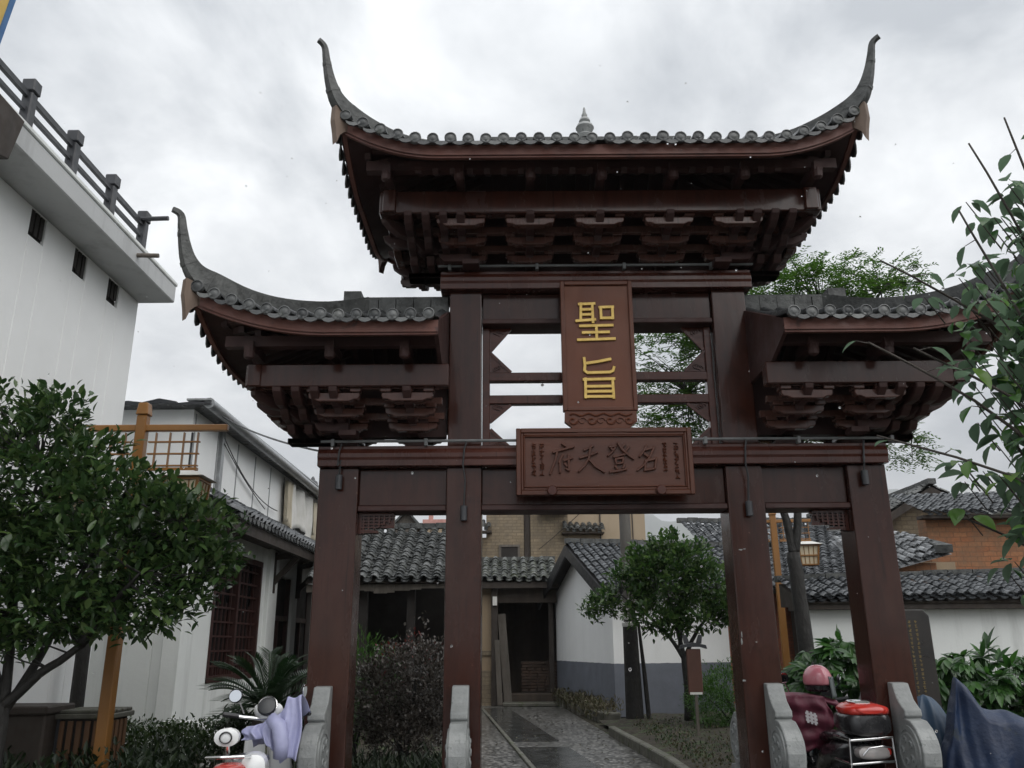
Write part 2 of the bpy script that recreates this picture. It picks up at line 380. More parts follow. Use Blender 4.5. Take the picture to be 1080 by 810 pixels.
pc = ramp(nt, vo.outputs['Color'], [(0, (.12,.117,.11)), (.6, (.27,.262,.25)), (1, (.5,.49,.47))])
pc = mixc(nt, ramp(nt, vo.outputs['Distance'], [(.3, 0.0), (.6, 1.0)]), pc, (.03,.03,.028))
pc = mixc(nt, ramp(nt, noise(nt, 1.3, 5), [(.45, 0.0), (.75, .6)]), pc, (.06,.06,.05))
nt.links.new(pc, b.inputs['Base Color']); b.inputs['Roughness'].default_value = .3
bump(nt, b, vo.outputs['Distance'], -.8, .03)
M['pebble'] = m
M['leaf_osm'] = leafmat('osmanthus leaves', [(.020,.044,.016),(.036,.072,.024),(.056,.10,.032),(.095,.145,.05)], .24, .28)
M['leaf_osm2'] = leafmat('dark evergreen leaves', [(.024,.056,.018),(.044,.088,.026),(.066,.12,.034),(.10,.155,.05)], .27, .3)
M['leaf_airy'] = leafmat('light feathery leaves', [(.03,.07,.015),(.05,.105,.02),(.075,.14,.028)], .45, .4)
M['leaf_big'] = leafmat('broad fresh leaves', [(.035,.095,.028),(.06,.14,.035),(.095,.19,.042),(.16,.26,.06)], .26, .42, pale=(.10,.15,.10))
M['leaf_shrub'] = leafmat('purple brown shrub leaves', [(.038,.031,.027),(.075,.063,.053),(.12,.105,.09),(.2,.185,.165)], .25, .12)  # pale stops put wet-leaf glints into the leaf colour
M['leaf_redtip'] = leafmat('young red leaves', [(.12,.022,.02),(.18,.04,.03)], .4, .25)
M['leaf_light'] = leafmat('light green shrub leaves', [(.03,.08,.014),(.05,.12,.02),(.07,.15,.03)], .42, .3)
M['leaf_hedge'] = leafmat('hedge leaves', [(.015,.034,.010),(.026,.052,.014),(.045,.07,.02)], .42, .2)
M['leaf_dark'] = leafmat('dark ground plants', [(.008,.017,.007),(.015,.03,.010),(.024,.04,.014)], .5, .15)  # darkest green of the leaf sets, tone random per leaf
M['leaf_bed'] = leafmat('lobed bed leaves', [(.018,.055,.014),(.032,.09,.02),(.055,.135,.03)], .3, .28)
M['leaf_cycad'] = leafmat('cycad fronds', [(.012,.035,.013),(.022,.055,.018),(.035,.07,.025)], .35, .15)
M['leaf_dry'] = leafmat('dry brown ground cover', [(.06,.05,.03),(.10,.085,.05),(.07,.075,.03)], .6, .2)
# ------------------------------------------------------------------ foliage
def leaf_mesh(name, P, D, U, ln, wd, mat, parent=None, fold=.25, droop=.0, hi=False):
    """P base points, D axis directions, U rough up directions (n,3); one folded leaf each"""
    n = len(P)
    D = D/np.linalg.norm(D, axis=1, keepdims=True)
    X = np.cross(D, U); X /= (np.linalg.norm(X, axis=1, keepdims=True)+1e-9)
    Nn = np.cross(X, D)
    ln = np.broadcast_to(ln, (n,))[:, None]; wd = np.broadcast_to(wd, (n,))[:, None]
    def pt(a, s, h): return P + D*ln*a + X*wd*s + Nn*(wd*h - ln*droop*a*a)
    if hi:
        A_, S_ = [.15,.38,.62,.83], [.30,.5,.45,.25]
        rows = [pt(0,0,0)]
        for a_, s_ in zip(A_, S_): rows += [pt(a_, s_, fold*s_*2*(1+.12*math.sin(a_*20))), pt(a_, 0, 0), pt(a_, -s_, fold*s_*2)]
        rows.append(pt(1,0,-.04)); V = np.stack(rows, axis=1).reshape(-1, 3); nv = 14
        Q, T_ = [], [(0,1,2),(0,2,3),(10,13,11),(11,13,12)]
        for i in range(3): o_ = 1+3*i; Q += [(o_,o_+3,o_+4,o_+1),(o_+1,o_+4,o_+5,o_+2)]
    else:
        V = np.stack([pt(0,0,0), pt(.35,.5,fold), pt(.72,.36,fold*.7), pt(1,0,0), pt(.72,-.36,fold*.7), pt(.35,-.5,fold), pt(.5,0,0)], axis=1).reshape(-1, 3); nv = 7
        Q, T_ = [(0,1,2,6),(0,6,4,5)], [(6,2,3),(6,3,4)]
    base = (np.arange(n)*nv)[:, None]
    quads = np.concatenate([base+np.array([q]) for q in Q], 0)
    tris = np.concatenate([base+np.array([q]) for q in T_], 0)
    me = bpy.data.meshes.new(name)
    nl = quads.size+tris.size
    me.vertices.add(len(V)); me.vertices.foreach_set('co', V.astype(np.float32).ravel())
    me.loops.add(nl); me.loops.foreach_set('vertex_index', np.concatenate([quads.ravel(), tris.ravel()]).astype(np.int32))
    st = np.concatenate([np.arange(len(quads))*4, quads.size+np.arange(len(tris))*3]).astype(np.int32)
    me.polygons.add(len(st)); me.polygons.foreach_set('loop_start', st)
    me.update(calc_edges=True); me.validate()
    if hi: me.shade_smooth()
    return link(name, me, mat, parent)
def rdir(n): 
    v = nr.normal(size=(n,3)); return v/np.linalg.norm(v, axis=1, keepdims=True)
def lobe_points(lobes, n, shell=.55):
    """points spread through ellipsoids (cx,cy,cz,rx,ry,rz), denser near the skin; returns points and outward directions"""
    w = np.array([l[3]*l[4]+l[3]*l[5]+l[4]*l[5] for l in lobes]); w = w/w.sum()
    k = nr.choice(len(lobes), n, p=w); A = np.array(lobes)[k]
    d = rdir(n); r = shell + (1-shell)*nr.random((n,1))**.6
    r = np.where(nr.random((n,1)) < .09, r*1.22, r)
    r *= 1 + .16*np.sin(d[:, :1]*5 + k[:, None])*np.cos(d[:, 2:]*6)
    return A[:, :3] + d*r*A[:, 3:6], d
def clumps(C, O, per, spread, ln, wd, up=.4, out=.7, jit=.8):
    n = len(C)*per
    P = np.repeat(C, per, 0) + nr.normal(size=(n,3))*spread
    D = np.repeat(O, per, 0)*out + rdir(n)*jit + np.array([0,0,up])
    U = np.array([0,0,1.0]) + rdir(n)*.42
    k_ = .55+.75*nr.random(n); return P, D, U, ln*k_, wd*k_*(.8+.4*nr.random(n))
def limb(mb, pts, r0, r1, n=7, wob=.0):
    pts = [Vector(p) for p in pts]; q = []
    m = 4
    for i in range(len(pts)-1):
        for k in range(m):
            t = k/m; a = pts[max(i-1,0)]; b_ = pts[i]; c = pts[i+1]; d = pts[min(i+2,len(pts)-1)]
            q.append(.5*((2*b_)+(c-a)*t+(2*a-5*b_+4*c-d)*t*t+(3*b_-a-3*c+d)*t**3))
    q.append(pts[-1])
    q = [p + Vector((rnd.uniform(-wob,wob), rnd.uniform(-wob,wob), 0)) for p in q]
    rs = [r0+(r1-r0)*i/(len(q)-1) for i in range(len(q))]
    mb.tube(q, rs, n); return q

# ------------------------------------------------------------------ overlapping clay tile slopes
def tile_slope(mb, e0, e1, r1, r0, cw=.24, ch=.16, jit=.012, pan=True):
    """eave e0->e1, ridge r0->r1; cover tiles in columns, shingled in courses, pans between"""
    e0, e1, r0, r1 = map(Vector, (e0, e1, r0, r1))
    nc = max(2, round((e1-e0).length/cw)); nq = max(2, round(((r0+r1)/2-(e0+e1)/2).length/ch))
    def S_(u, v): return (e0.lerp(e1, u)).lerp(r0.lerp(r1, u), v)
    nrm = (e1-e0).cross(r0-e0).normalized()
    if nrm.z < 0: nrm = -nrm
    for i in range(nc):
        for kind in ((0, 1) if pan else (0,)):
            uc = (i+.5)/nc if kind == 0 else (i+1)/nc
            if kind == 1 and i == nc-1: continue
            hw = (.36 if kind == 0 else .34)/nc
            for j in range(nq):
                v0 = j/nq; v1 = min(1.0, (j+1.35)/nq)
                dj = rnd.uniform(-jit, jit); sk = rnd.uniform(-.05, .05)/nc
                vs = []
                for (v, lift) in ((v0, .022), (v1, .0)):
                    for k in range(5):
                        a = -1+k*.5
                        h = (1-a*a)*cw*.27 if kind == 0 else (a*a)*cw*.12 - .05
                        off = .03 if kind == 0 else 0
                        vs.append(S_(uc+hw*a+sk, v) + nrm*(h+off+lift+dj))
                # front lip
                for k in range(5): vs.append(vs[k] - nrm*.018)
                fs = [(k, k+1, 5+k+1, 5+k) for k in range(4)] + [(10+k, 10+k+1, k+1, k) for k in range(4)]
                mb.add(vs, fs)
def ridge_bar(mb, a, b, w=.16, h=.14, n=10):
    a, b = Vector(a), Vector(b)
    for i in range(n):
        p, q = a.lerp(b, i/n), a.lerp(b, (i+.96)/n)
        z = rnd.uniform(-.012, .012)
        mb.bar(p+Vector((0,0,z)), q+Vector((0,0,z)), w*rnd.uniform(.92,1.05), h)
    return mb

# ------------------------------------------------------------------ brush strokes for lettering
def strokes(mb, lines, place, width, depth, taper=.0):
    """lines: polylines of (u,v[,w]) ; place(u,v,d) -> 3-D"""
    for ln_ in lines:
        for i in range(len(ln_)-1):
            (u0, v0), (u1, v1) = ln_[i][:2], ln_[i+1][:2]
            dx, dy = u1-u0, v1-v0; l = math.hypot(dx, dy)
            if l < 1e-6: continue
            nx, ny = -dy/l*width/2, dx/l*width/2
            ex, ey = dx/l*width*.25, dy/l*width*.25
            t1 = 1 - taper*(i+1)/(len(ln_)-1); t0 = 1 - taper*i/(len(ln_)-1)
            poly = [(u0-ex+nx*t0, v0-ey+ny*t0), (u0-ex-nx*t0, v0-ey-ny*t0), (u1+ex-nx*t1, v1+ey-ny*t1), (u1+ex+nx*t1, v1+ey+ny*t1)]
            j = rnd.uniform(.9, 1.08)
            mb.prism(poly, lambda a, b: place(a, b, 0), lambda a, b: place(a, b, depth*j))
def pseudo_glyph(x, y, s):
    """small worn character: a few crossing strokes"""
    L_ = []
    for k in range(rnd.randint(2, 3)):
        yy = y + s*rnd.uniform(-.4, .4); L_.append([(x-s*rnd.uniform(.25,.45), yy), (x+s*rnd.uniform(.25,.45), yy+s*.05)])
    L_.append([(x+s*rnd.uniform(-.15,.15), y-s*.42), (x+s*rnd.uniform(-.15,.15), y+s*.42)])
    L_.append([(x, y), (x+rnd.choice((-1,1))*s*.4, y+s*.42)])
    return L_

# ------------------------------------------------------------------ the gateway
GX, GY = .87, 8.18
gate = thing('memorial_gateway', 'tall dark red timber gateway with three tiled flying-eave roofs', 'gateway', (GX, GY, 0))
def gb(x0, x1, y0, y1, z0, z1): return (x0-0, x1-0, y0-GY, y1-GY, z0, z1)   # x already relative to the centre
colx = [(-2.55, .19), (-1.34, .168), (1.365, .176), (2.55, .185)]
for cx, hw in colx:
    zt = 3.236
    MB().box(*gb(cx-hw, cx+hw, 8.0, 8.36, 0, zt)).build('column', M['red'], gate, bevel=.012, seg=2)
for cx, hw in colx[1:3]:
    MB().box(*gb(cx-hw+.004, cx+hw-.004, 8.004, 8.356, 3.44, 5.08)).build('upper_post', M['red'], gate, bevel=.012, seg=2)
def cap_beam(hx, z0, z1, name):
    m = MB()
    ys = (7.93, 8.43)
    m.prism([(-.25,0),(-.25,.06),(-.262,.085),(-.262,(z1-z0)*.62),(-.235,z1-z0-.03),(-.235,z1-z0),(.235,z1-z0),(.235,z1-z0-.03),(.262,(z1-z0)*.62),(.262,.085),(.25,.06),(.25,0)],
            lambda a, b: (-hx, a, z0+b), lambda a, b: (hx, a, z0+b))
    return m.build(name, M['redbeam'], gate, bevel=.006)
cap_beam(2.75, 3.24, 3.44, 'lower_beam')
cap_beam(1.60, 5.08, 5.28, 'upper_beam')
# lintels between the columns
for (xa, xb, z0, z1) in ((-2.36,-1.508,2.875,3.236), (-1.172,1.189,2.875,3.236), (1.541,2.365,2.875,3.236), (-1.172,1.189,4.785,5.078)):
    m = MB().box(*gb(xa, xb, 8.07, 8.29, z0, z1))
    o = m.build('lintel', M['red'], gate, bevel=.01)
    m = MB().box(*gb(xa, xb, 8.02, 8.34, z0-.055, z0-.002)); m.build('lintel_moulding', M['redraw'], gate, bevel=.008)
# open lattice under the upper beam
lat = MB()
LZ0, LZ1 = 3.442, 4.727
def lb(x0, x1, z0, z1, y0=8.13, y1=8.23): lat.box(*gb(x0, x1, y0, y1, z0, z1))
for s in (-1, 1):
    xi, xo = (.36, 1.165) if s > 0 else (-1.165, -.36)
    lb(xi if s < 0 else xi, xo, 4.15, 4.24); lb(xi, xo, 3.91, 4.0)
    xs = (-1.168, -1.095) if s < 0 else (1.11, 1.183)
    lat.box(*gb(xs[0], xs[1], 8.126, 8.234, LZ0, LZ1))
lb(-.36, .36, 4.15, 4.24, 8.12, 8.24); lb(-.36, .36, 3.91, 4.0, 8.12, 8.24)
lat.build('lattice_frame', M['redbeam'], gate, bevel=.006)
def tri(x, z, sx, sz, wx, wz):
    m = MB(); y0, y1 = 8.155-GY, 8.205-GY
    m.prism([(x, z), (x+sx*wx, z), (x, z+sz*wz)], lambda a, b: (a, y0, b), lambda a, b: (a, y1, b))
    for k in range(3):                              # scroll carving
        t = .22+.2*k; q = []
        for i in range(9):
            a = PI*1.5*i/8
            q.append((x+sx*wx*(.12+t*.55)+.03*math.cos(a)*(1-i*.06), y0-.006, z+sz*wz*(.12+t*.2)+.03*math.sin(a)*(1-i*.06)))
        m.tube(q, .008, 5)
    m.bar((x+sx*wx*.97, y0-.004, z+sz*.004), (x+sx*.004, y0-.004, z+sz*wz*.97), .03, .02, (0,1,0))
    return m.build('carved_corner', M['redbeam'], gate)
for s in (-1, 1):
    x = -1.094 if s < 0 else 1.109
    tri(x, 4.725, -s, -1, .22, .26); tri(x, 4.242, -s, 1, .22, .22)
    tri(x, 3.908, -s, -1, .22, .19); tri(x, 3.444, -s, 1, .22, .21)
# fretwork spandrels against the outer columns
for s in (-1, 1):
    x = -2.358 if s < 0 else 2.363
    sp = MB(); y0, y1 = 8.12-GY, 8.22-GY
    w, h = .34, .2
    sp.box(min(x, x-s*.03), max(x, x-s*.03), y0, y1, 2.817-h, 2.817); sp.box(min(x, x-s*w), max(x, x-s*w), y0+.002, y1-.002, 2.79, 2.8175)
    sp.box(min(x-s*.03, x-s*w*.55), max(x-s*.03, x-s*w*.55), y0+.004, y1-.004, 2.817-h*.95, 2.817-h*.84)
    sp.box(min(x-s*.03, x-s*w), max(x-s*.03, x-s*w), y0+.03, y1-.03, 2.675, 2.795)
    for k in range(6):
        a = .04+.05*k; sp.box(min(x-s*a, x-s*(a+.015)), max(x-s*a, x-s*(a+.015)), y0-.002, y1, 2.79-h*(.85-.1*k), 2.79)
        zz_ = 2.775-.03*k
        if k < 5: sp.box(min(x-s*.03, x-s*(w-.05*k)), max(x-s*.03, x-s*(w-.05*k)), y0-.001, y1-.003, zz_-.012, zz_)
    sp.build('spandrel', M['redbeam'], gate)
# grey conduit along the top of each beam, with its clips
for hx, z in ((1.62, 5.325), (2.72, 3.478)):
    c = MB(); c.tube([(-hx, -.27, z), (hx, -.27, z)], .014, 8)
    for k in range(int(hx*2/.9)+1): c.box(-hx+.1+k*.9, -hx+.13+k*.9, -.29, -.225, z-.046, z+.021)
    c.build('conduit', M['conduit'], gate, smooth=True)

# ---- bracket sets (dougong): tiers of arms that step out
def gong(m, cx, y, z, half, h=.08, t=.085):
    """boat shaped cross arm along x"""
    P = [(-half, h), (-half, h*.55), (-half*.93, h*.25), (-half*.78, .02), (-half*.6, 0), (half*.6, 0), (half*.78, .02), (half*.93, h*.25), (half, h*.55), (half, h)]
    m.prism(P, lambda a, b: (cx+a, y-t/2, z+b), lambda a, b: (cx+a, y+t/2, z+b))
def nose(m, cx, y_in, y_out, z, h=.11, t=.075):
    """projecting arm with a curled, upturned snout, along -y"""
    d = y_out - y_in
    P = [(0, 0), (0, h), (1.0, h), (1.06, h*1.25), (1.13, h*1.2), (1.12, h*.8), (1.04, h*.35), (.93, .0)]
    m.prism(P, lambda a, b: (cx-t/2, y_in+d*a, z+b), lambda a, b: (cx+t/2, y_in+d*a, z+b))
def bracket_set(zb, tiers, lateral=True, yi=0.0, half=.235):
    """tiers: (y_out, z) relative; centre at x=0"""
    m = MB(); d = MB(); g = MB()
    m_obj = []
    d.box(-.085, .085, yi-.085, yi+.085, zb, zb+.055)
    for (yo, z) in tiers:
        nose(m, 0, yi, yo, z)
        if lateral:
            gong(g, 0, yo+.02, z+.012, half)
            for s in (-1, 0, 1): d.box(s*half*.84-.05, s*half*.84+.05, yo-.045, yo+.085, z+.094, z+.135)
        else: d.box(-.05, .05, yo-.045, yo+.085, z+.112, z+.15)
    return m, g, d
def make_bracket(name, zb, tiers, loc, rz, lateral=True):
    m, g, d = bracket_set(zb, tiers, lateral)
    if not lateral: m.add(d.v, d.f)
    o = m.build(name, M['redraw'], gate, bevel=.005); o.location = loc; o.rotation_euler = (0,0,rz)
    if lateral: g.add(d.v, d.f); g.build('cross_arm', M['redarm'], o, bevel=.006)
    return o
def place_bracket(proto, loc, rz):
    c = copy_tree(proto, gate); c.location = loc; c.rotation_euler = (0,0,rz); return c

def ring(name, x0, x1, hy, z0, z1, open_left=False, open_right=False, ov=.1):
    m = MB(); w = .13
    m.box(x0-ov, x1+ov, -hy-w/2, -hy+w/2, z0, z1); m.box(x0-ov, x1+ov, hy-w/2, hy+w/2, z0, z1)
    if not open_left: m.box(x0-w/2, x0+w/2, -hy-ov, hy+ov, z0+.003, z1+.003)
    if not open_right: m.box(x1-w/2, x1+w/2, -hy-ov, hy+ov, z0+.003, z1+.003)
    return m.build(name, M['red'], gate, bevel=.01)
# upper: ring beam carried by three tiers
UT = [(-.30, 5.335), (-.55, 5.452), (-.80, 5.568-.10+.0)]
UT = [(-.30, 5.33), (-.55, 5.41), (-.80, 5.49)]
ring('eave_ring_beam', -2.05, 2.05, .83, 5.60, 5.84)
pu = make_bracket('bracket_set', 5.282, UT, (-1.36, 0, 0), 0)
ux = [-1.36, -.68, 0, .68, 1.36]
for i, x in enumerate(ux):
    if i: place_bracket(pu, (x, 0, 0), 0)
    place_bracket(pu, (x, 0, 0), PI)
pn = make_bracket('bracket_arm', 5.282, UT, (-1.53, 0, 0), 0, False)
for s in (-1, 1):
    for k, x in enumerate((1.53, 1.70, 1.87)):
        for rz in (0, PI):
            if not (s < 0 and k == 0 and rz == 0): place_bracket(pn, (s*x, 0, 0), rz)
for s in (-1, 1):                                    # side noses, pointing outwards
    for y in (-.34, 0, .34): place_bracket(pn if y else pu, (s*1.28, y, 0), s*PI/2)
    for y in (-1, 1):                                # diagonal corner arm
        c = place_bracket(pn, (s*1.36, 0, 0), (PI/4 if s > 0 else -PI/4) if y < 0 else (3*PI/4 if s > 0 else -3*PI/4)); c.scale = (1.1, 1.2, 1)
tb = MB()
for (yo, z) in UT:                                   # tie beams through each tier
    hx = 1.36 - yo*.85
    for s in (-1, 1): tb.box(-hx, hx, s*abs(yo)-.028 if s > 0 else -abs(yo)-.032, s*abs(yo)+.032 if s > 0 else -abs(yo)+.028, z+.125, z+.20)
    for s in (-1, 1): tb.box(s*hx-.03, s*hx+.03, -abs(yo), abs(yo), z+.128, z+.197)
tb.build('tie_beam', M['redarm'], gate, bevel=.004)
bk = MB().box(-1.5, 1.5, -.05, .05, 5.36, 5.98); bk.box(-1.5, -1.44, -.5, .5, 5.45, 5.98); bk.box(1.44, 1.5, -.5, .5, 5.45, 5.98)
bk.build('bracket_panel', M['redraw'], gate)
# wings
WT = [(-.30, 3.555), (-.55, 3.635), (-.80, 3.715)]
pw = None
for s in (-1, 1):
    xi, xo = s*1.53, s*3.22
    ring('eave_ring_beam', min(xi, xo), max(xi, xo), .83, 3.845, 4.06, open_left=s > 0, open_right=s < 0, ov=.08)
    for x in (1.83, 2.50):
        for rz in (0, PI):
            if pw is None: pw = make_bracket('bracket_set', 3.505, WT, (s*x, 0, 0), rz); pwn = None
            else: place_bracket(pw, (s*x, 0, 0), rz)
    for x in (2.67, 2.84, 3.01):
        for rz in (0, PI):
            if pwn is None: pwn = make_bracket('bracket_arm', 3.505, WT, (s*x, 0, 0), rz, False)
            else: place_bracket(pwn, (s*x, 0, 0), rz)
    for y in (-.34, 0, .34): place_bracket(pwn if y else pw, (s*2.44, y, 0), s*PI/2)
    for y in (-1, 1):
        c = place_bracket(pwn, (s*2.5, 0, 0), (PI/4 if s > 0 else -PI/4) if y < 0 else (3*PI/4 if s > 0 else -3*PI/4)); c.scale = (1.1, 1.2, 1)
    tb = MB()
    for (yo, z) in WT:
        hx = 2.5 - yo*.85
        a, b_ = sorted((s*1.53, s*hx))
        for q in (-1, 1): tb.box(a, b_, q*abs(yo)-.03, q*abs(yo)+.03, z+.125, z+.19)
        tb.box(s*hx-.03, s*hx+.03, -abs(yo), abs(yo), z+.128, z+.187)
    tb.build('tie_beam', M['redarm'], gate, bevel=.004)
    a, b_ = sorted((s*1.53, s*2.62))
    bk = MB().box(a, b_, -.05, .05, 3.57, 4.25); bk.box(*sorted((s*2.58, s*2.64)), -.5, .5, 3.62, 4.25); bk.build('bracket_panel', M['redraw'], gate)
    for x in (1.83, 2.50): MB().box(s*x-.1, s*x+.1, -.1, .1, 3.442, 3.503).build('bracket_base', M['redraw'], gate)
# ---- roofs
def prof(q): return .62*q + .38*q*q
def half_roof(B, sg, s_in, s_out, a, ze, rise, Lf, e0, sp, horn, s_cap_in=None):
    lift = lambda e: Lf*max(0.0, 1-e/e0)**2
    zf = lambda e, q: ze + lift(e)*(1-q)**1.5 + rise*prof(q)
    P = lambda s, d, z: (sg*s, d, z)
    fronts = (-1, 1)
    # front/back and side slope sheets (top) and soffit
    for fb in fronts:
        def top(u, v, dz=0.0, ins=0.0):
            s = s_in + (s_out-ins-s_in)*u; e = s_out - s
            qm = min(1.0, max(0.0, e/a)); q = qm*v
            return P(s, fb*(a-ins*(1-v))*(1-q) if v < 1 else fb*a*(1-q), zf(e, q)+dz)
        B['tiles'].grid(lambda u, v: top(u, v), 28, 8)
        B['soffit'].grid(lambda u, v: top(u, v, -.13+.02*v, .03), 28, 6)
        n = int((s_out - s_in)/sp); 
        for i in range(n+1):
            s = s_in + (i+.5)*sp
            if s > s_out-.05: break
            e = s_out-s; qm = min(1.0, e/a)
            roll(B, [P(s, fb*a*(1-qm*k/6), zf(e, qm*k/6)) for k in range(7)], Vector((sg, 0, 0)), Vector((0, fb, 0)))
            s2 = s+sp/2
            if s2 < s_out-.04: drip(B, Vector(P(s2, fb*a, zf(s_out-s2, 0))), Vector((1,0,0)), Vector((0, fb, 0)), sp, .8)
            # rafters under the soffit
            m = B['rafter']; q1 = min(1, e/a)
            for k in range(3):
                q0_, q1_ = q1*k/3, q1*(k+1)/3
                m.bar((sg*s, fb*(a-.30)*(1-q0_), zf(e, q0_)-.135), (sg*s, fb*(a-.30)*(1-q1_), zf(e, q1_)-.13), .055, .06)
        # fascia, strips that follow the lift
        m = B['fascia']; K = 26
        for k in range(K):
            sa, sb = s_in+(s_out-.03-s_in)*k/K, s_in+(s_out-.03-s_in)*(k+1)/K
            za, zb = zf(s_out-sa, 0), zf(s_out-sb, 0)
            ya, yb = fb*(a-.045), fb*(a-.085)
            m.add([P(sa,ya,za-.15),P(sb,ya,zb-.15),P(sb,ya,zb-.015),P(sa,ya,za-.015),P(sa,yb,za-.15),P(sb,yb,zb-.15),P(sb,yb,zb-.015),P(sa,yb,za-.015)],
                  [(0,1,2,3),(4,7,6,5),(0,4,5,1),(3,2,6,7)])
        # hip ridge with its horn
        ctrl = horn(zf, fb)
        diag = Vector((sg*1, fb*1, 0)).normalized()
        collars = []
        for nm, off, wk, hk in (('h', 0, 1, 1), ('t', 1, .55, .28)):
            vs = []
            pts = []
            for (w, z, wd, ht) in ctrl: pts.append((Vector((sg*(s_out-a*w), fb*a*(1-w), z)), wd, ht))
            # smooth
            fine = []
            for i in range(len(pts)-1):
                for k in range(4):
                    t = k/4; A = [pts[max(i-1,0)], pts[i], pts[i+1], pts[min(i+2,len(pts)-1)]]
                    cm = lambda a_, b_, c_, d_: .5*((2*b_)+(c_-a_)*t+(2*a_-5*b_+4*c_-d_)*t*t+(3*b_-a_-3*c_+d_)*t**3)
                    fine.append((cm(*[q[0] for q in A]), cm(*[q[1] for q in A]), cm(*[q[2] for q in A])))
            fine.append(pts[-1])
            bi = Vector((-diag.y, diag.x, 0)); nf = len(fine)
            for i, (p, wd, ht) in enumerate(fine):
                t = (fine[min(i+1,nf-1)][0]-fine[max(i-1,0)][0]).normalized()
                up = bi.cross(t).normalized()
                if i == 0: up = up if up.z > 0 else -up
                elif up.dot(pup) < 0: up = -up
                pup = up
                c = p + up*(ht*.5*off + (.25*ht*hk if off else 0)); w2, h2 = wd*wk/2, ht*hk/2
                vs += [c-bi*w2-up*h2, c+bi*w2-up*h2, c+bi*w2+up*h2, c-bi*w2+up*h2]
            fs = [(0,1,2,3), tuple((nf-1)*4+k for k in (3,2,1,0))]
            for i in range(nf-1):
                for k in range(4): fs.append((i*4+k, i*4+(k+1)%4, (i+1)*4+(k+1)%4, (i+1)*4+k))
            B['hip'].append((vs, fs))
            if off == 0:
                for ic in (nf-25, nf-18, nf-11):      # raised joints along the horn
                    jv = []
                    for i in (ic, ic+1):
                        cc = sum((Vector(q) for q in vs[i*4:i*4+4]), Vector((0,0,0)))/4
                        jv += [cc+(Vector(q)-cc)*1.09 for q in vs[i*4:i*4+4]]
                    collars.append((jv, [(0,1,2,3),(7,6,5,4)]+[(k,(k+1)%4,4+(k+1)%4,4+k) for k in range(4)]))
        for vs_, fs_ in collars: v0, f0 = B['hip'][-1]; n0 = len(v0); B['hip'][-1] = (v0+vs_, f0+[tuple(n0+i for i in q) for q in fs_])
        # corner hook board
        cpt = Vector((sg*(s_out-.02), fb*(a-.02), zf(0, 0)))
        bi = Vector((-diag.y, diag.x, 0))
        poly = [(-.10, .02), (.07, .05), (.075, -.1), (.05, -.22), (.035, -.33), (.005, -.24), (-.03, -.20), (-.10, -.15)]
        B['hook'].append([cpt, diag, bi, poly, fb])
    # side slope
    def side(u, v, dz=0.0, ins=0.0):
        d = -a + 2*a*u; e = a-abs(d); qm = max(0.0, e/a); q = qm*v
        return P(s_out-ins*(1-v)-a*q, d, zf(e, q)+dz)
    B['tiles'].grid(lambda u, v: side(u, v), 28, 6)
    B['soffit'].grid(lambda u, v: side(u, v, -.13+.02*v, .03), 28, 5)
    n = int(2*a/sp); st = 2*a/n
    for i in range(n):
        d = -a+(i+.5)*st; e = a-abs(d); qm = min(1.0, e/a)
        if e < .05: continue
        roll(B, [P(s_out-a*qm*k/5, d, zf(e, qm*k/5)) for k in range(6)], Vector((0,1,0)), Vector((sg, 0, 0)))
        B['rafter'].bar((sg*(s_out-.30), d, zf(e,.2)-.16), (sg*(s_out-.30-a*qm*.8), d, zf(e,qm)-.15), .055, .06)
        if i: d2 = d-st/2; drip(B, Vector(P(s_out, d2, zf(a-abs(d2), 0))), Vector((0,1,0)), Vector((sg,0,0)), st, 1.7)
    m = B['fascia']; K = 24
    for k in range(K):
        da, db = -a+.03+(2*a-.06)*k/K, -a+.03+(2*a-.06)*(k+1)/K
        za, zb = zf(a-abs(da), 0), zf(a-abs(db), 0); xa, xb = s_out-.045, s_out-.085
        m.add([P(xa,da,za-.15),P(xa,db,zb-.15),P(xa,db,zb-.015),P(xa,da,za-.015),P(xb,da,za-.15),P(xb,db,zb-.15),P(xb,db,zb-.015),P(xb,da,za-.015)],
              [(0,1,2,3),(4,7,6,5),(0,4,5,1),(3,2,6,7)])
    return zf
def roll(B, pts, side, outv, r=.056):
    m = B['rolls']; vs = []; n = 6
    for p in pts:
        for k in range(n+1):
            an = PI*k/n; vs.append(Vector(p) + side*(r*math.cos(an)) + Vector((0,0,1))*(r*math.sin(an)+.012))
    fs = []
    for i in range(len(pts)-1):
        for k in range(n): fs.append((i*(n+1)+k, i*(n+1)+k+1, (i+1)*(n+1)+k+1, (i+1)*(n+1)+k))
    m.add(vs, fs)
    c = Vector(pts[0]) + Vector((0,0,.022)); j = rnd.uniform(.95, 1.06)
    side2 = side.normalized(); up = Vector((0,0,1))
    def ringf(rr, o): return [c + outv*o + (side2*math.cos(2*PI*k/14) + up*math.sin(2*PI*k/14))*rr*j for k in range(14)]
    rings = [ringf(.054,-.02), ringf(.054,.02), ringf(.046,.023), ringf(.042,.014), ringf(.03,.014), ringf(.022,.02), ringf(.006,.022)]; dj_ = Vector((0,0,rnd.uniform(-.007,.007))); rings = [[q+dj_+outv*rnd.uniform(-.001,.001) for q in g_] for g_ in rings]
    vs = [q for rg in rings for q in rg]; fs = []
    for i in range(len(rings)-1):
        for k in range(14): fs.append((i*14+k, i*14+(k+1)%14, (i+1)*14+(k+1)%14, (i+1)*14+k))
    fs.append(tuple((len(rings)-1)*14+k for k in range(14)))
    B['caps'].add(vs, fs)
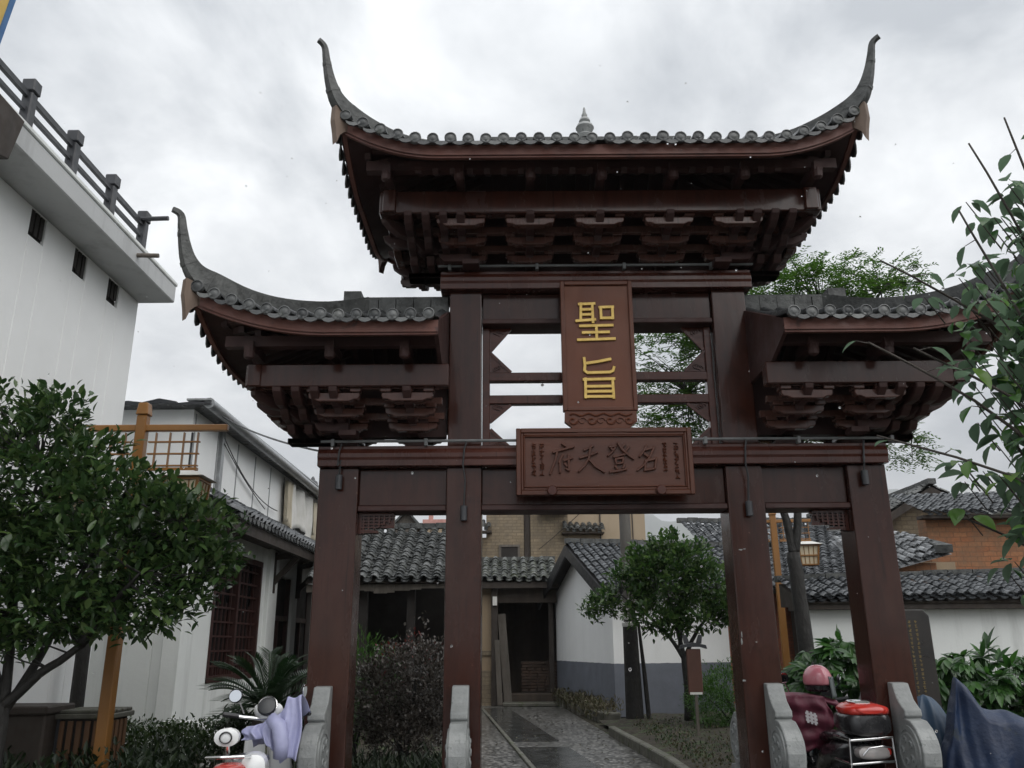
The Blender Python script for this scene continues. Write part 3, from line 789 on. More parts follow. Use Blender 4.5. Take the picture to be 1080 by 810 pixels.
def drip(B, p, side, outv, sp, k=1.0):
    w = sp*.5; up = Vector((0,0,1))
    P = [(-w,.012),(-w*.55,-.008),(0,-.014),(w*.55,-.008),(w,.012),(w*.85,-.028*k),(w*.5,-.058*k),(0,-.072*k),(-w*.5,-.058*k),(-w*.85,-.028*k)]
    B['caps'].prism(P, lambda a, b: p+side*a+up*b+outv*(.0-b*.15), lambda a, b: p+side*a+up*b+outv*(.016-b*.15))
def finish_roof(B, root_name, label=None):
    root = B['tiles'].build(root_name, M['rooftile'], gate, smooth='all')
    B['rolls'].build('tile_rolls', M['rooftile'], root, smooth='all')
    B['caps'].build('eave_tiles', M['cap'], root, smooth=True)
    B['soffit'].add(B['rafter'].v, B['rafter'].f); B['soffit'].build('soffit', M['redraw'], root, smooth=30)
    B['fascia'].build('eave_board', M['fascia'], root)
    for i in range(0, len(B['hip']), 2):
        h = MB()
        for vs, fs in B['hip'][i:i+2]: h.add(vs, fs)
        h.build('hip_ridge_horn', M['ridge'], root, smooth=30)
    for (c, dg, bi, poly, fb) in B['hook']:
        MB().prism(poly, lambda a_, b_: c+dg*a_-bi*.035+Vector((0,0,b_)), lambda a_, b_: c+dg*a_+bi*.035+Vector((0,0,b_))).build('corner_board', M['rawwood'] if fb < 0 else M['redraw'], root)
    return root
def newB(): return {'tiles': MB(), 'rolls': MB(), 'caps': MB(), 'soffit': MB(), 'rafter': MB(), 'fascia': MB(), 'hip': [], 'hook': []}
def horn_upper(zf, fb):
    z0 = zf(0, 0); a = 1.42
    sf = lambda w: zf(a*w, w)
    return [(.95, sf(.95)+.05, .14, .12), (.6, sf(.6)+.05, .14, .13), (.38, sf(.38)+.06, .14, .14), (.2, sf(.2)+.075, .13, .165), (.07, sf(.07)+.085, .11, .165),
            (0.0, z0+.125, .095, .13), (-.035, z0+.235, .075, .095), (-.06, z0+.37, .06, .07), (-.078, z0+.52, .048, .052), (-.092, z0+.64, .042, .042), (-.125, z0+.675, .04, .036)]
B = newB()
for sg in (-1, 1): half_roof(B, sg, 0.0, 2.46, 1.42, 6.055, .78, .31, .95, .1640, horn_upper)
ur = finish_roof(B, 'upper_roof'); ur.location.x = -.03
rg = MB(); ridge_bar(rg, (-1.15, 0, 6.88), (1.15, 0, 6.88), .2, .16, 12); rg.box(-1.17, 1.17, -.075, .075, 6.955, 6.985)
rg.build('ridge', M['ridge'], ur)
MB().lathe([(.09,6.985),(.10,7.03),(.07,7.06),(.085,7.1),(.105,7.14),(.085,7.18),(.05,7.2),(.065,7.23),(.05,7.265),(.028,7.285),(.034,7.31),(.02,7.34),(.012,7.40),(.002,7.42)], 14).build('finial', M['stone'], ur, smooth=True)
def horn_wing(zf, fb):
    z0 = zf(0, 0); a = 1.36
    sf = lambda w: zf(a*w, w)
    return [(1.0, sf(1.0)+.07, .15, .16), (.75, sf(.75)+.06, .15, .16), (.5, sf(.5)+.075, .15, .17), (.3, sf(.3)+.095, .14, .18), (.12, sf(.12)+.11, .13, .20),
            (.03, z0+.115, .10, .155), (-.018, z0+.23, .08, .11), (-.044, z0+.37, .065, .08), (-.062, z0+.52, .052, .06), (-.076, z0+.64, .045, .046), (-.115, z0+.665, .04, .036)]
for sg in (-1, 1):
    B = newB()
    half_roof(B, sg, 1.515, 3.72, 1.36, 4.335, .57, .31, 1.25, .1575, horn_wing)
    wr = finish_roof(B, 'wing_roof')
    rg = MB(); ridge_bar(rg, (sg*1.53, 0, 4.95), (sg*2.62, 0, 4.95), .2, .19, 6); rg.box(*sorted((sg*1.53, sg*2.60)), -.07, .07, 5.04, 5.07)
    rg.box(*sorted((sg*2.44, sg*2.62)), -.085, .085, 4.92, 5.135)
    rg.build('ridge', M['ridge'], wr)
    eb = MB(); xa, xb = sg*1.512, sg*1.55
    pl = [(-1.3, 4.2), (-1.3, 4.32), (0, 4.93), (1.3, 4.32), (1.3, 4.2), (.9, 4.07), (-.9, 4.07)]
    eb.prism(pl, lambda a_, b_: (xa, a_, b_), lambda a_, b_: (xb, a_, b_)); eb.build('end_board', M['redraw'], wr)
# inner purlins with their round heads
def purlin(x0, x1, y, z, heads):
    for q in (-1, 1):
        m = MB()
        m.box(x0, x1, q*y-.045, q*y+.045, z, z+.10)
        for hx in heads:
            m.box(hx-.04, hx+.04, min(q*(y-.3), q*(y+.1)), max(q*(y-.3), q*(y+.1)), z-.05, z+.04)
            m.lathe([(.02,-.06),(.045,-.045),(.05,0),(.045,.05),(.03,.07)], 10, (hx, q*(y+.06), z-.07))
        m.build('purlin', M['redraw'], gate)
purlin(-2.25, 2.25, 1.08, 5.93, (-2.05, -1.36, -.68, 0, .68, 1.36, 2.05))
purlin(-3.45, -1.53, 1.03, 4.17, (-3.22, -2.5, -1.83)); purlin(1.53, 3.45, 1.03, 4.17, (1.83, 2.5, 3.22))
# flaked paint on the inner right column (bare undercoat showing)
fl = MB()
for (x, z, sx, sz) in ((1.207,1.60,.008,.035),(1.212,1.66,.005,.03),(1.34,1.60,.008,.007),(1.27,2.43,.02,.008),(1.305,2.437,.015,.005),(1.20,1.27,.02,.01)):
    pts = [(x+sx*math.cos(k*PI/4)*rnd.uniform(.6,1.2), z+sz*math.sin(k*PI/4)*rnd.uniform(.6,1.2)) for k in range(8)]
    fl.prism(pts, lambda a_, b_: (a_, -.1798, b_), lambda a_, b_: (a_, -.1822, b_))
fl.build('flaked_paint', M['stone'], gate)

# ------------------------------------------------------------------ plaques
vp = thing('vertical_plaque', 'tall red brown plaque with two large gold characters over carved scroll foot', 'plaque', (.855, 7.90, 3.57))
def pl_panel(w, h, z0, y, d, mat, parent, name, lean=0): 
    m = MB().box(-w/2, w/2, y, y+d, z0, z0+h); return m.build(name, mat, parent, bevel=.006)
W_, H_ = .70, 1.34
pl_panel(W_, H_, .185, -.06, .05, M['plaque'], vp, 'panel')
f = MB()
for (x0, x1, z0, z1) in ((-W_/2-.012, -W_/2+.03, .175, .185+H_+.012), (W_/2-.03, W_/2+.012, .175, .185+H_+.012), (-W_/2+.0302, W_/2-.0302, .185+H_-.03, .185+H_+.012), (-W_/2+.0302, W_/2-.0302, .175, .215)):
    f.box(x0, x1, -.085, -.004, z0, z1)
f.build('frame', M['plaque_dark'], vp, bevel=.008, seg=2)
ft = MB(); ft.prism([(-.345,.172),(.345,.172),(.35,.07),(.30,.03),(.27,.0),(.23,-.045),(-.23,-.045),(-.27,.0),(-.30,.03),(-.35,.07)], lambda a_, b_: (a_, -.075, b_), lambda a_, b_: (a_, -.012, b_))
for k in range(7):
    cx = -.27+.09*k; q = [(cx+.045*math.cos(t)*(1-t/9), -.078, .075+.04*math.sin(t)*(1-t/9)*(1 if k % 2 else -1)) for t in [i*.55 for i in range(11)]]
    ft.tube(q, .010, 5)
ft.tube([(-.3+.6*i/20, -.078, .135+.012*math.sin(i*1.3)) for i in range(21)], .010, 5)
ft.build('carved_foot', M['plaque_dark'], vp, smooth=40)
big = [
 [(113,155),(192,152)], [(124,150),(121,236)], [(179,150),(180,246)], [(124,182),(178,181)], [(124,206),(178,205)], [(98,237),(192,231)],
 [(219,168),(220,228)], [(276,166),(276,228)], [(212,171),(282,169)], [(219,224),(276,223)],
 [(115,262),(275,259)], [(127,294),(256,292)], [(103,329),(283,324)], [(195,258),(195,326)],
 [(131,415),(134,452),(131,475),(145,486),(250,484),(266,477),(272,459)], [(141,441),(200,433),(257,422)],
 [(134,512),(132,603)], [(262,512),(264,605)], [(124,518),(272,515)], [(134,550),(262,549)], [(134,574),(262,573)], [(134,597),(262,597)]]
def vplace(u, v, d): return (((u-200)/338.)*W_, -.061-d, .185+H_-((v-46)/612.)*H_)
g = MB(); strokes(g, big, vplace, 14, .022); g.build('gold_lettering', M['gold'], vp, bevel=.003)

hp = thing('name_plaque', 'wide carved brown plaque with four raised characters and two round pegs', 'plaque', (.875, 7.905, 2.93))
W2, H2 = 1.68, .645
pl_panel(W2, H2, 0, -.06, .05, M['plaque_low'], hp, 'panel')
f = MB(); t = .06
for k, (t0, t1, y) in enumerate(((0, .045, -.088), (.045, .07, -.078), (.07, .085, -.083))):
    f.box(-W2/2+t0, -W2/2+t1, y, -.055, t0, H2-t0); f.box(W2/2-t1, W2/2-t0, y, -.055, t0, H2-t0)
    f.box(-W2/2+t1, W2/2-t1, y, -.055, t0, t1); f.box(-W2/2+t1, W2/2-t1, y, -.055, H2-t1, H2-t0)
f.build('frame', M['plaque_low'], hp, bevel=.006)
def hplace(u, v, d): return (((u-530)/918.)*W2, -.061-d, H2-((v-52)/345.)*H2)
mid = [[(312,132),(328,146)], [(262,178),(320,163),(372,150)], [(287,168),(272,225),(245,290)], [(312,192),(292,232)], [(299,215),(297,283)], [(318,222),(364,208)], [(343,190),(344,272),(326,262)], [(322,236),(334,252)],
 [(425,168),(474,146)], [(400,208),(450,195),(494,180)], [(458,155),(448,210),(425,248),(394,278)], [(447,212),(480,252),(526,282)],
 [(556,152),(592,148),(572,178),(548,198)], [(566,160),(578,172)], [(602,130),(622,165),(650,192),(682,216)], [(640,138),(620,158)], [(660,152),(640,176)], [(576,204),(636,192)],
 [(586,216),(590,240)], [(586,216),(628,210),(622,236),(590,240)], [(584,252),(594,268)], [(632,246),(622,264)], [(554,282),(600,276),(642,268)],
 [(752,145),(735,175),(712,204)], [(744,168),(790,156),(765,205),(735,245),(698,274)], [(738,190),(754,204)], [(742,226),(736,276)], [(742,226),(798,214),(788,266),(738,274)]]
g = MB(); strokes(g, mid, hplace, 13, .03, .25)
for (x, ya, yb, s, n) in ((162,125,300,20,7), (205,130,300,22,6), (845,130,280,20,7), (905,130,320,22,7)):
    for k in range(n): strokes(g, pseudo_glyph(x, ya+(yb-ya)*(k+.5)/n, s*1.3), hplace, 4.2, .014)
g.build('carved_lettering', M['plaque_low'], hp, bevel=.004)
for x in (-.505, .515):
    MB().lathe([(.048,-.004),(.048,.03),(.04,.04)], 16, (x, -.10, .035), Matrix.Rotation(R(90), 3, 'X')).build('peg', M['redbeam'], hp, smooth=30)

# ------------------------------------------------------------------ guard stones at the foot of the columns
def guard_stone(name, label, x, y0, face):
    t_ = thing(name, label, 'guard stone', (x, y0, 0), 0 if face < 0 else PI, 'carved guard stones at the column feet')
    m = MB(); hw = .075
    P = [(0,0),(0,1.25),(-.10,1.245),(-.13,1.18),(-.17,1.11),(-.24,1.06),(-.285,1.035),(-.29,.985),(-.26,.965),
         (-.36,.955),(-.45,.90),(-.515,.82),(-.54,.72),(-.53,.62),(-.48,.53),(-.44,.49),(-.60,.47),(-.62,.40),(-.58,.36),(-.66,.3),(-.66,0)]
    m.prism(P, lambda a_, b_: (-hw, a_, b_), lambda a_, b_: (hw, a_, b_))
    m.build('slab', M['stone'], t_, bevel=.012, seg=2)
    for s in (-1, 1):
        c = MB(); rot = Matrix.Rotation(R(90)*s, 3, 'Y')
        c.lathe([(.205,.0),(.205,.014),(.17,.016),(.165,.008),(.15,.008),(.14,.02),(.02,.02)], 24, (s*hw, -.30, .71), rot)
        for q in range(5):
            pts = [(s*(hw+.022), -.30+.09*math.cos(q*1.256)+.035*math.cos(a_)*(1-a_/9), .71+.09*math.sin(q*1.256)+.035*math.sin(a_)*(1-a_/9)) for a_ in [i*.6 for i in range(9)]]
            c.tube(pts, .01, 5)
        c.build('carved_roundel', M['stone'], t_, smooth=30)
    return t_
gs = guard_stone('guard_stone', 'stone scroll slab on front of leftmost gate column beside white scooter', GX-2.57, 7.996, -1)
def gcopy(x, y, rz, label):
    c = copy_tree(gs); c.location = (x, y, 0); c.rotation_euler = (0,0,rz); c['label'] = label; return c
gcopy(GX-1.345, 7.996, 0, 'stone scroll slab on front of column beside dark clipped shrub')
gcopy(GX+1.44, 7.996, 0, 'stone scroll slab on column front left of burgundy-covered motorbike')
gcopy(GX+2.55, 7.996, 0, 'stone scroll slab on column front next to blue tarpaulin')
gcopy(GX+1.33, 8.364, PI, 'stone slab peeping out behind column left of burgundy-covered motorbike')
gcopy(GX+2.50, 8.364, PI, 'stone slab behind rightmost gate column beside red-lidded top box')
# ------------------------------------------------------------------ small cylinder spotlights hung by cable
def spot(x, z, label, first=None):
    t_ = thing('spotlight', label, 'spotlight', (x, 7.95, z), 0, 'small cylinder spotlights hung from the lower beam')
    MB().lathe([(.016,-.005),(.033,0),(.033,.135),(.024,.14)], 12).build('lamp_body', M['iron'], t_, smooth=True)
    zt = 3.5-z
    c = MB(); c.tube([(0,0,.138),(.012,-.02,.2+.3*(zt-.2)),(-.01,-.045,zt-.26),(.0,-.055,zt-.12),(.02,-.04,zt-.03),(.06,.02,zt)], .009, 6); c.build('cable', M['black'], t_, smooth=True)
spot(-1.665, 3.02, 'spotlight high on leftmost column top, just under beam end')
spot(-.465, 2.715, 'spotlight hanging lower on column left of wide carved plaque')
spot(2.24, 2.74, 'spotlight hanging on column right of wide carved plaque')
spot(3.375, 3.03, 'spotlight high on rightmost column top under beam end')
# ------------------------------------------------------------------ ground
def sheet(name, pts, z, mat):
    o = MB().add([(x, y, z) for x, y in pts], [tuple(range(len(pts)))]).build(name, mat); return struct(o)
g = MB(); g.grid(lambda u, v: (-4600+9200*u, -400+5300*v, -.02), 8, 8); struct(g.build('ground', M['soil']))
sheet('plaza', [(-3.0,-12),(4.6,-12),(4.6,9.0),(-3.0,9.0)], .0, M['paving'])
sheet('path', [(-.95,9.0),(2.02,9.0),(1.99,12.2),(1.72,16.6),(1.22,24.3),(1.2,26.4),(-1.9,26.4),(-1.7,20),(-1.25,14)], .0, M['pebble'])
def xl(y): return .28-.098*(y-12.3)
def xr(y): return 1.15-.118*(y-12.3)
for (ya, yb) in ((9.0,14.65),(15.5,23.4)):
    sheet('path_slab', [(xl(ya),ya),(xr(ya),ya),(xr(yb),yb),(xl(yb),yb)], .006, M['pathslab'])
m = MB(); 
for k in range(18): m.bar((xl(9+.8*k)-.05, 9+.8*k, .012), (xl(9.78+.8*k)-.05, 9.78+.8*k, .012), .07, .05)
struct(m.build('path_edging', M['kerb'], bevel=.008))
m = MB(); ks = [(2.12,9.0),(2.08,10.6),(2.06,12.2),(1.96,13.8),(1.84,15.4),(1.78,16.5)]
for i in range(len(ks)-1):
    a, b_ = Vector((*ks[i], .05)), Vector((*ks[i+1], .05)); m.bar(a, a.lerp(b_, .49), .13, .2); m.bar(a.lerp(b_, .505), a.lerp(b_, .995), .13, .2)
struct(m.build('kerb', M['kerb'], bevel=.015))
# planted bank right of the path
def bank(u, v):
    y = 9.2+9.5*v; x0 = 2.15-.04*(y-9); x = x0+(4.6)*u
    return (x, y, .06+.16*math.sin(min(1, u*2.2)*PI/2) + .03*math.sin(x*5)*math.cos(y*4))
g = MB(); g.grid(bank, 24, 30); o = g.build('planting_bed', M['soil'], smooth='all'); struct(o)
g = MB(); g.grid(lambda u, v: (-6.5+5.45*u, 9.2+5.2*v, .04+.04*math.sin(u*9)*math.cos(v*7)), 16, 14); struct(g.build('planting_bed', M['soil'], smooth='all'))

# far hills, seen through the wet air
def hz(x, y):
    return 40+172*math.exp(-((x-345)/95)**2)+128*math.exp(-((x-225)/60)**2)+190*math.exp(-((x-640)/200)**2)+60*math.sin(x*.011)*math.exp(-((x-500)/500)**2)+9*math.sin(x*.045+1)+5*math.sin(x*.11)
g = MB(); g.grid(lambda u, v: (-2205+5880*u, 3200+1200*v, -8+2.42*hz(-900+2400*u, 0)*math.sin(v*PI)**.8), 150, 14)
struct(g.build('hills', M['hill'], smooth='all'))

# ------------------------------------------------------------------ buildings: helper that takes world coordinates
def root_off(p):
    while p.parent is not None: p = p.parent
    return p.location
def wb(mb, name, mat, parent, **k):
    o = root_off(parent); mb.v = [(x-o.x, y-o.y, z-o.z) for x, y, z in mb.v]
    return mb.build(name, mat, parent, **k)
def wall_with_holes_x(m, x0, x1, y0, y1, z0, z1, holes):
    """wall slab in the y-z plane between x0..x1; holes (ya,yb,za,zb) sorted by y, full splits"""
    y = y0
    for (ya, yb, za, zb) in holes:
        if ya > y: m.box(x0, x1, y, ya, z0, z1)
        if za > z0: m.box(x0, x1, ya, yb, z0, za)
        if zb < z1: m.box(x0, x1, ya, yb, zb, z1)
        y = yb
    if y < y1: m.box(x0, x1, y, y1, z0, z1)

# tall white building with a railed roof
tb_ = thing('white_building', 'tall plain white building with dark vent holes and railed flat roof', 'building', (-5.4, 8, 0))
m = MB(); wall_with_holes_x(m, -5.62, -5.4, 1.0, 11.25, 0, 6.36, [(y-.16, y+.16, 6.02, 6.34) for y in (5.7, 6.65, 7.62, 8.62, 9.6, 10.5)])
m.box(-10.5, -5.63, 11.03, 11.245, 0, 6.36); m.box(-10.5, -5.63, 1.0, 1.2, 0, 6.36)
wb(m, 'wall', M['white'], tb_, bevel=.01)
m = MB().box(-10.6, -4.9, .9, 11.3, 6.362, 6.62); wb(m, 'roof_slab', M['soffit'], tb_, bevel=.015)
m = MB().box(-5.05, -4.885, .885, 11.315, 6.622, 6.68); wb(m, 'roof_coping', M['white_dirty'], tb_, bevel=.01)
for y in (5.7, 6.65, 7.62, 8.62, 9.6, 10.5):
    m = MB().box(-5.6, -5.45, y-.159, y+.159, 6.021, 6.339)
    for k in range(3): m.box(-5.43, -5.41, y-.15+.1*k, y-.15+.1*k+.07, 6.03+.06*rnd.random(), 6.338)
    wb(m, 'vent', M['interior'], tb_)
for y in (4.7, 5.6, 6.5, 7.42, 8.33, 9.27, 10.2):
    m = MB().box(-5.03, -4.92, y-.055, y+.055, 6.682, 7.08); m.box(-5.045, -4.905, y-.07, y+.07, 7.082, 7.23)
    wb(m, 'rail_post', M['iron'], tb_, bevel=.012)
m = MB()
for z, h_ in ((6.87, .022), (7.045, .032)): m.box(-5.0, -4.955, 3.5, 10.3, z-h_, z+h_)
wb(m, 'rail', M['iron'], tb_)
wb(MB().tube([(-5.0, 10.1, 7.08), (-4.6, 10.1, 7.09)], .032, 8), 'rail_end', M['iron'], tb_, smooth=True)
wb(MB().tube([(-5.0, 10.0, 6.5), (-4.62, 10.0, 6.49)], .03, 10), 'drain_spout', M['greywood'], tb_, smooth=True)
bn = thing('roof_banner', 'yellow banner panel with blue edge above the roof railing', 'banner', (-4.95, 6.55, 6.68))
MB().prism([(6.0,6.7),(6.72,7.05),(6.9,8.3),(6.0,8.3)], lambda a_, b_: (-.02, a_-6.55, b_-6.68), lambda a_, b_: (.01, a_-6.55, b_-6.68)).build('panel', M['banner'], bn)
MB().bar((0,.17,.37),(0,.36,1.62), .06, .05).build('edge', M['bannerblue'], bn)
br_ = thing('timber_bracket', 'dark brown timber board fixed under the white roof slab edge', 'board', (-4.9, 6.9, 6.2))
MB().prism([(6.0,5.75),(7.0,6.04),(7.13,6.55),(6.0,6.6)], lambda a_, b_: (.03, a_-6.9, b_-6.2), lambda a_, b_: (0.12, a_-6.9, b_-6.2)).build('board', M['darkwood'], br_, bevel=.01)

# two storey white house on the left with barred window, tile pent roof and flat roof
lh = thing('white_house', 'two storey white house with barred red window and black flat roof', 'house', (-4.9, 12.5, 0))
m = MB(); wall_with_holes_x(m, -5.15, -4.9, 12.5, 22, 0, 3.9, [(14.1, 16.72, 1.03, 3.15), (17.75, 19.2, .2, 3.0), (19.6, 21.2, .2, 3.0)])
m.box(-9.5, -5.151, 12.5, 12.75, 0, 3.9); m.box(-4.98, -4.72, 12.42, 12.9, 0, 3.9)
m.box(-4.93, -4.84, 13.0, 13.6, 0, 3.5); m.box(-4.95, -4.82, 17.0, 17.6, 0, 3.5)
wb(m, 'wall', M['white_dirty'], lh, bevel=.012)
m = MB().box(-9.5, -4.92, 12.52, 22, 3.902, 5.1); wb(m, 'upper_wall', M['white'], lh)
m = MB()
for k in range(9): m.box(-4.92, -4.905, 12.6+1.05*k, 12.62+1.05*k, 3.95, 5.05)
m.box(-4.94, -4.86, 13.72, 13.86, 3.9, 5.12); wb(m, 'cladding_joint', M['metalgrey'], lh)
m = MB()
for k in range(10):
    x = -9.6+.5*k; m.prism([(x,5.13),(x+.25,5.15+.02*(k%3)),(x+.52,5.14),(x+.52,5.11),(x,5.10)], lambda a_, b_: (a_, 12.2+.05*(k%2), b_), lambda a_, b_: (a_, 22.3, b_))
wb(m, 'roof', M['blackroof'], lh)
m = MB(); m.tube([(-4.62, 12.3, 5.14), (-4.62, 22.2, 5.05)], .085, 10); m.box(-4.95, -4.58, 12.25, 22.2, 5.17, 5.2); wb(m, 'gutter', M['metalgrey'], lh, smooth=True)
m = MB(); tile_slope(m, (-4.2,12.95,3.52), (-4.2,21.5,3.52), (-4.9,21.5,3.96), (-4.9,12.95,3.96), .22, .14); pr = wb(m, 'pent_roof', M['oldtile2'], lh)
m = MB()
for k in range(39):
    y = 12.98+.22*k; m.prism([(-.09,0),(.09,0),(.07,-.05),(0,-.085),(-.07,-.05)], lambda a_, b_: (-4.2, y+a_, 3.555+b_), lambda a_, b_: (-4.185, y+a_, 3.555+b_))
wb(m, 'drip_tiles', M['cap'], pr)
m = MB().box(-4.9, -4.27, 12.95, 21.5, 3.44, 3.49); m.box(-4.36, -4.26, 12.95, 21.5, 3.30, 3.44); wb(m, 'eave_beam', M['darkwood'], pr)
for y in (13.3, 17.3, 19.45, 21.3):
    m = MB(); m.bar((-4.88,y,2.75),(-4.36,y,3.32),.1,.1); m.bar((-4.88,y,3.3),(-4.3,y,3.36),.1,.1); m.bar((-4.85,y,2.6),(-4.85,y,3.4),.1,.1); wb(m, 'eave_strut', M['darkwood'], pr)
w = wb(MB().box(-5.14, -5.08, 14.1, 16.72, 1.03, 3.15), 'window', M['glass'], lh)
m = MB(); m.box(-5.06,-4.89,14.1,14.2,1.03,3.15); m.box(-5.06,-4.89,16.62,16.72,1.03,3.15); m.box(-5.06,-4.885,14.1,16.72,1.03,1.13); m.box(-5.06,-4.885,14.1,16.72,3.05,3.15); m.box(-5.05,-4.9,15.36,15.46,1.13,3.05)
wb(m, 'frame', M['window_red'], w)
m = MB()
for k in range(8): z = 1.28+.235*k; m.box(-4.975,-4.94,14.2,16.62,z-.015,z+.015)
for k in range(11):
    y = 14.32+.21*k; z0 = 1.13 if k % 2 else 1.28; m.box(-4.97,-4.945,y-.013,y+.013,z0,3.05 if k % 3 else 2.3)
for k in range(22): y = 14.25+.11*k; m.box(-4.968,-4.947,y-.01,y+.01,1.13,1.28)
wb(m, 'lattice', M['window_red'], w)
for (ya, yb) in ((17.75,19.2),(19.6,21.2)):
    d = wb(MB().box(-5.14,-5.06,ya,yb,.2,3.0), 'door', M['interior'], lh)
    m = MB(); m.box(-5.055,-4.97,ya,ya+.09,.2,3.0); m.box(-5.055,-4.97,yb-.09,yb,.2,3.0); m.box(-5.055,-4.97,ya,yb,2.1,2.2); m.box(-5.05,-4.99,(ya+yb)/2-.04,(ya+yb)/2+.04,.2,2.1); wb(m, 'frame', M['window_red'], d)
wb(MB().box(-4.96,-4.6,13.6,22,.0,.2), 'plinth', M['kerb'], lh, bevel=.02)
for (y0, y1, mt, z1, sd) in ((17.6,18.1,'beige',4.95,1),(18.05,19.9,'cloth',4.95,2),(20.0,20.7,'beige',4.9,3)):
    r2 = random.Random(sd); ph = r2.random()*6
    t_ = thing('hanging_cloth', {1:'beige cloth hanging below the gutter, nearest of three sheets',2:'wide off-white sheet hanging between two beige cloths',3:'beige cloth hanging farthest along the house upper wall'}[sd], 'cloth', (-4.8, (y0+y1)/2, z1-1))
    m = MB(); m.grid(lambda u, v: (-4.80+.05*math.sin(u*14+ph+v)+.04*math.sin(u*31+2*v)*(1-v)+.8e-3, y0+(y1-y0)*u+.03*math.sin(v*6+ph), 3.98+.12*math.sin(u*5+ph)+(z1-3.98-.12*math.sin(u*5+ph))*v), 26, 8)
    o = wb(m, 'cloth_sheet', M[mt], t_, smooth='all'); s_ = o.modifiers.new('thick', 'SOLIDIFY'); s_.thickness = .006
def cable(label, pts, r=.012, mat='black', cat='cable'):
    m = MB(); m.tube(pts, r, 6); o = m.build('cable', M[mat], smooth=True); return tag(o, label, cat)
def sag(a, b_, s, n=14):
    a, b_ = Vector(a), Vector(b_); return [a.lerp(b_, i/n)+Vector((0,0,-s*4*(i/n)*(1-i/n))) for i in range(n+1)]
cable('black cable strung from white house gutter to the gateway beam', sag((-4.5,12.6,5.0),(-1.95,8.45,3.50),.06), .012)
cable('thin loose cable looping down the upper white wall', sag((-4.86,13.8,4.95),(-4.86,17.3,4.25),.22), .01)
cable('second loose cable lying under the looping one on upper white wall', sag((-4.855,13.8,4.85),(-4.855,16.4,4.15),.05), .009)
pp = thing('drain_pipe', 'white plastic pipe elbow turning down beside the hedge', 'pipe', (-4.17, 12.3, 0))
m = MB(); m.tube([(-.62,.0,.56),(-.2,0,.56),(-.07,0,.54),(-.015,0,.48),(0,0,.40),(0,0,0)], .065, 12); m.build('pipe', M['pvc'], pp, smooth=True)
m = MB(); m.tube([(0,0,.33),(0,0,.2)], .075, 12); m.tube([(-.3,0,.56),(-.2,0,.56)], .073, 12); m.build('pipe_collar', M['pvc'], pp, smooth=True)

# dark posts, litter bin and low ledge by the white wall
o = MB().tube([(-5.12,10.5,0),(-5.14,10.5,1.6),(-5.16,10.5,3.3)], [.085,.08,.07], 9).build('dark_post', M['barkdark'], smooth=True); tag(o, 'slim dark post standing against the tall white wall', 'post')
bi_ = thing('litter_bin', 'low slatted bin with grey lid and orange brown sides', 'litter bin', (-4.36, 9.35, 0))
MB().box(-.25,.25,-.2,.2,.02,.9).build('bin_body', M['interior'], bi_)
m = MB()
for k in range(6): m.box(-.255+.088*k, -.255+.088*k+.055, -.222, -.202, .06, .88)
for k in range(4): 
    for s in (-.27,.252): m.box(s, s+.018, -.19+.1*k, -.13+.1*k, .06, .88)
m.build('slats', M['binwood'], bi_, bevel=.004)
m = MB().box(-.3,.3,-.26,.26,.9,.95)
for k in range(4): m.box(-.28,.28,-.24+.13*k,-.15+.13*k,.952,.985)
m.build('lid', M['kerb'], bi_, bevel=.008)
MB().box(-.275,-.245,-.228,-.198,0,.9).box(.245,.275,-.228,-.198,0,.9).build('bin_frame', M['iron'], bi_)
lg = thing('stone_ledge', 'dark low planter wall under the left tree', 'planter', (-5.0, 9.1, 0))
MB().box(-.38,.36,-.2,.25,0,.96).build('planter_wall', M['darkwood'], lg, bevel=.02)
MB().box(-.42,.40,-.26,.3,.962,1.04).build('coping', M['darkwood'], lg, bevel=.015)

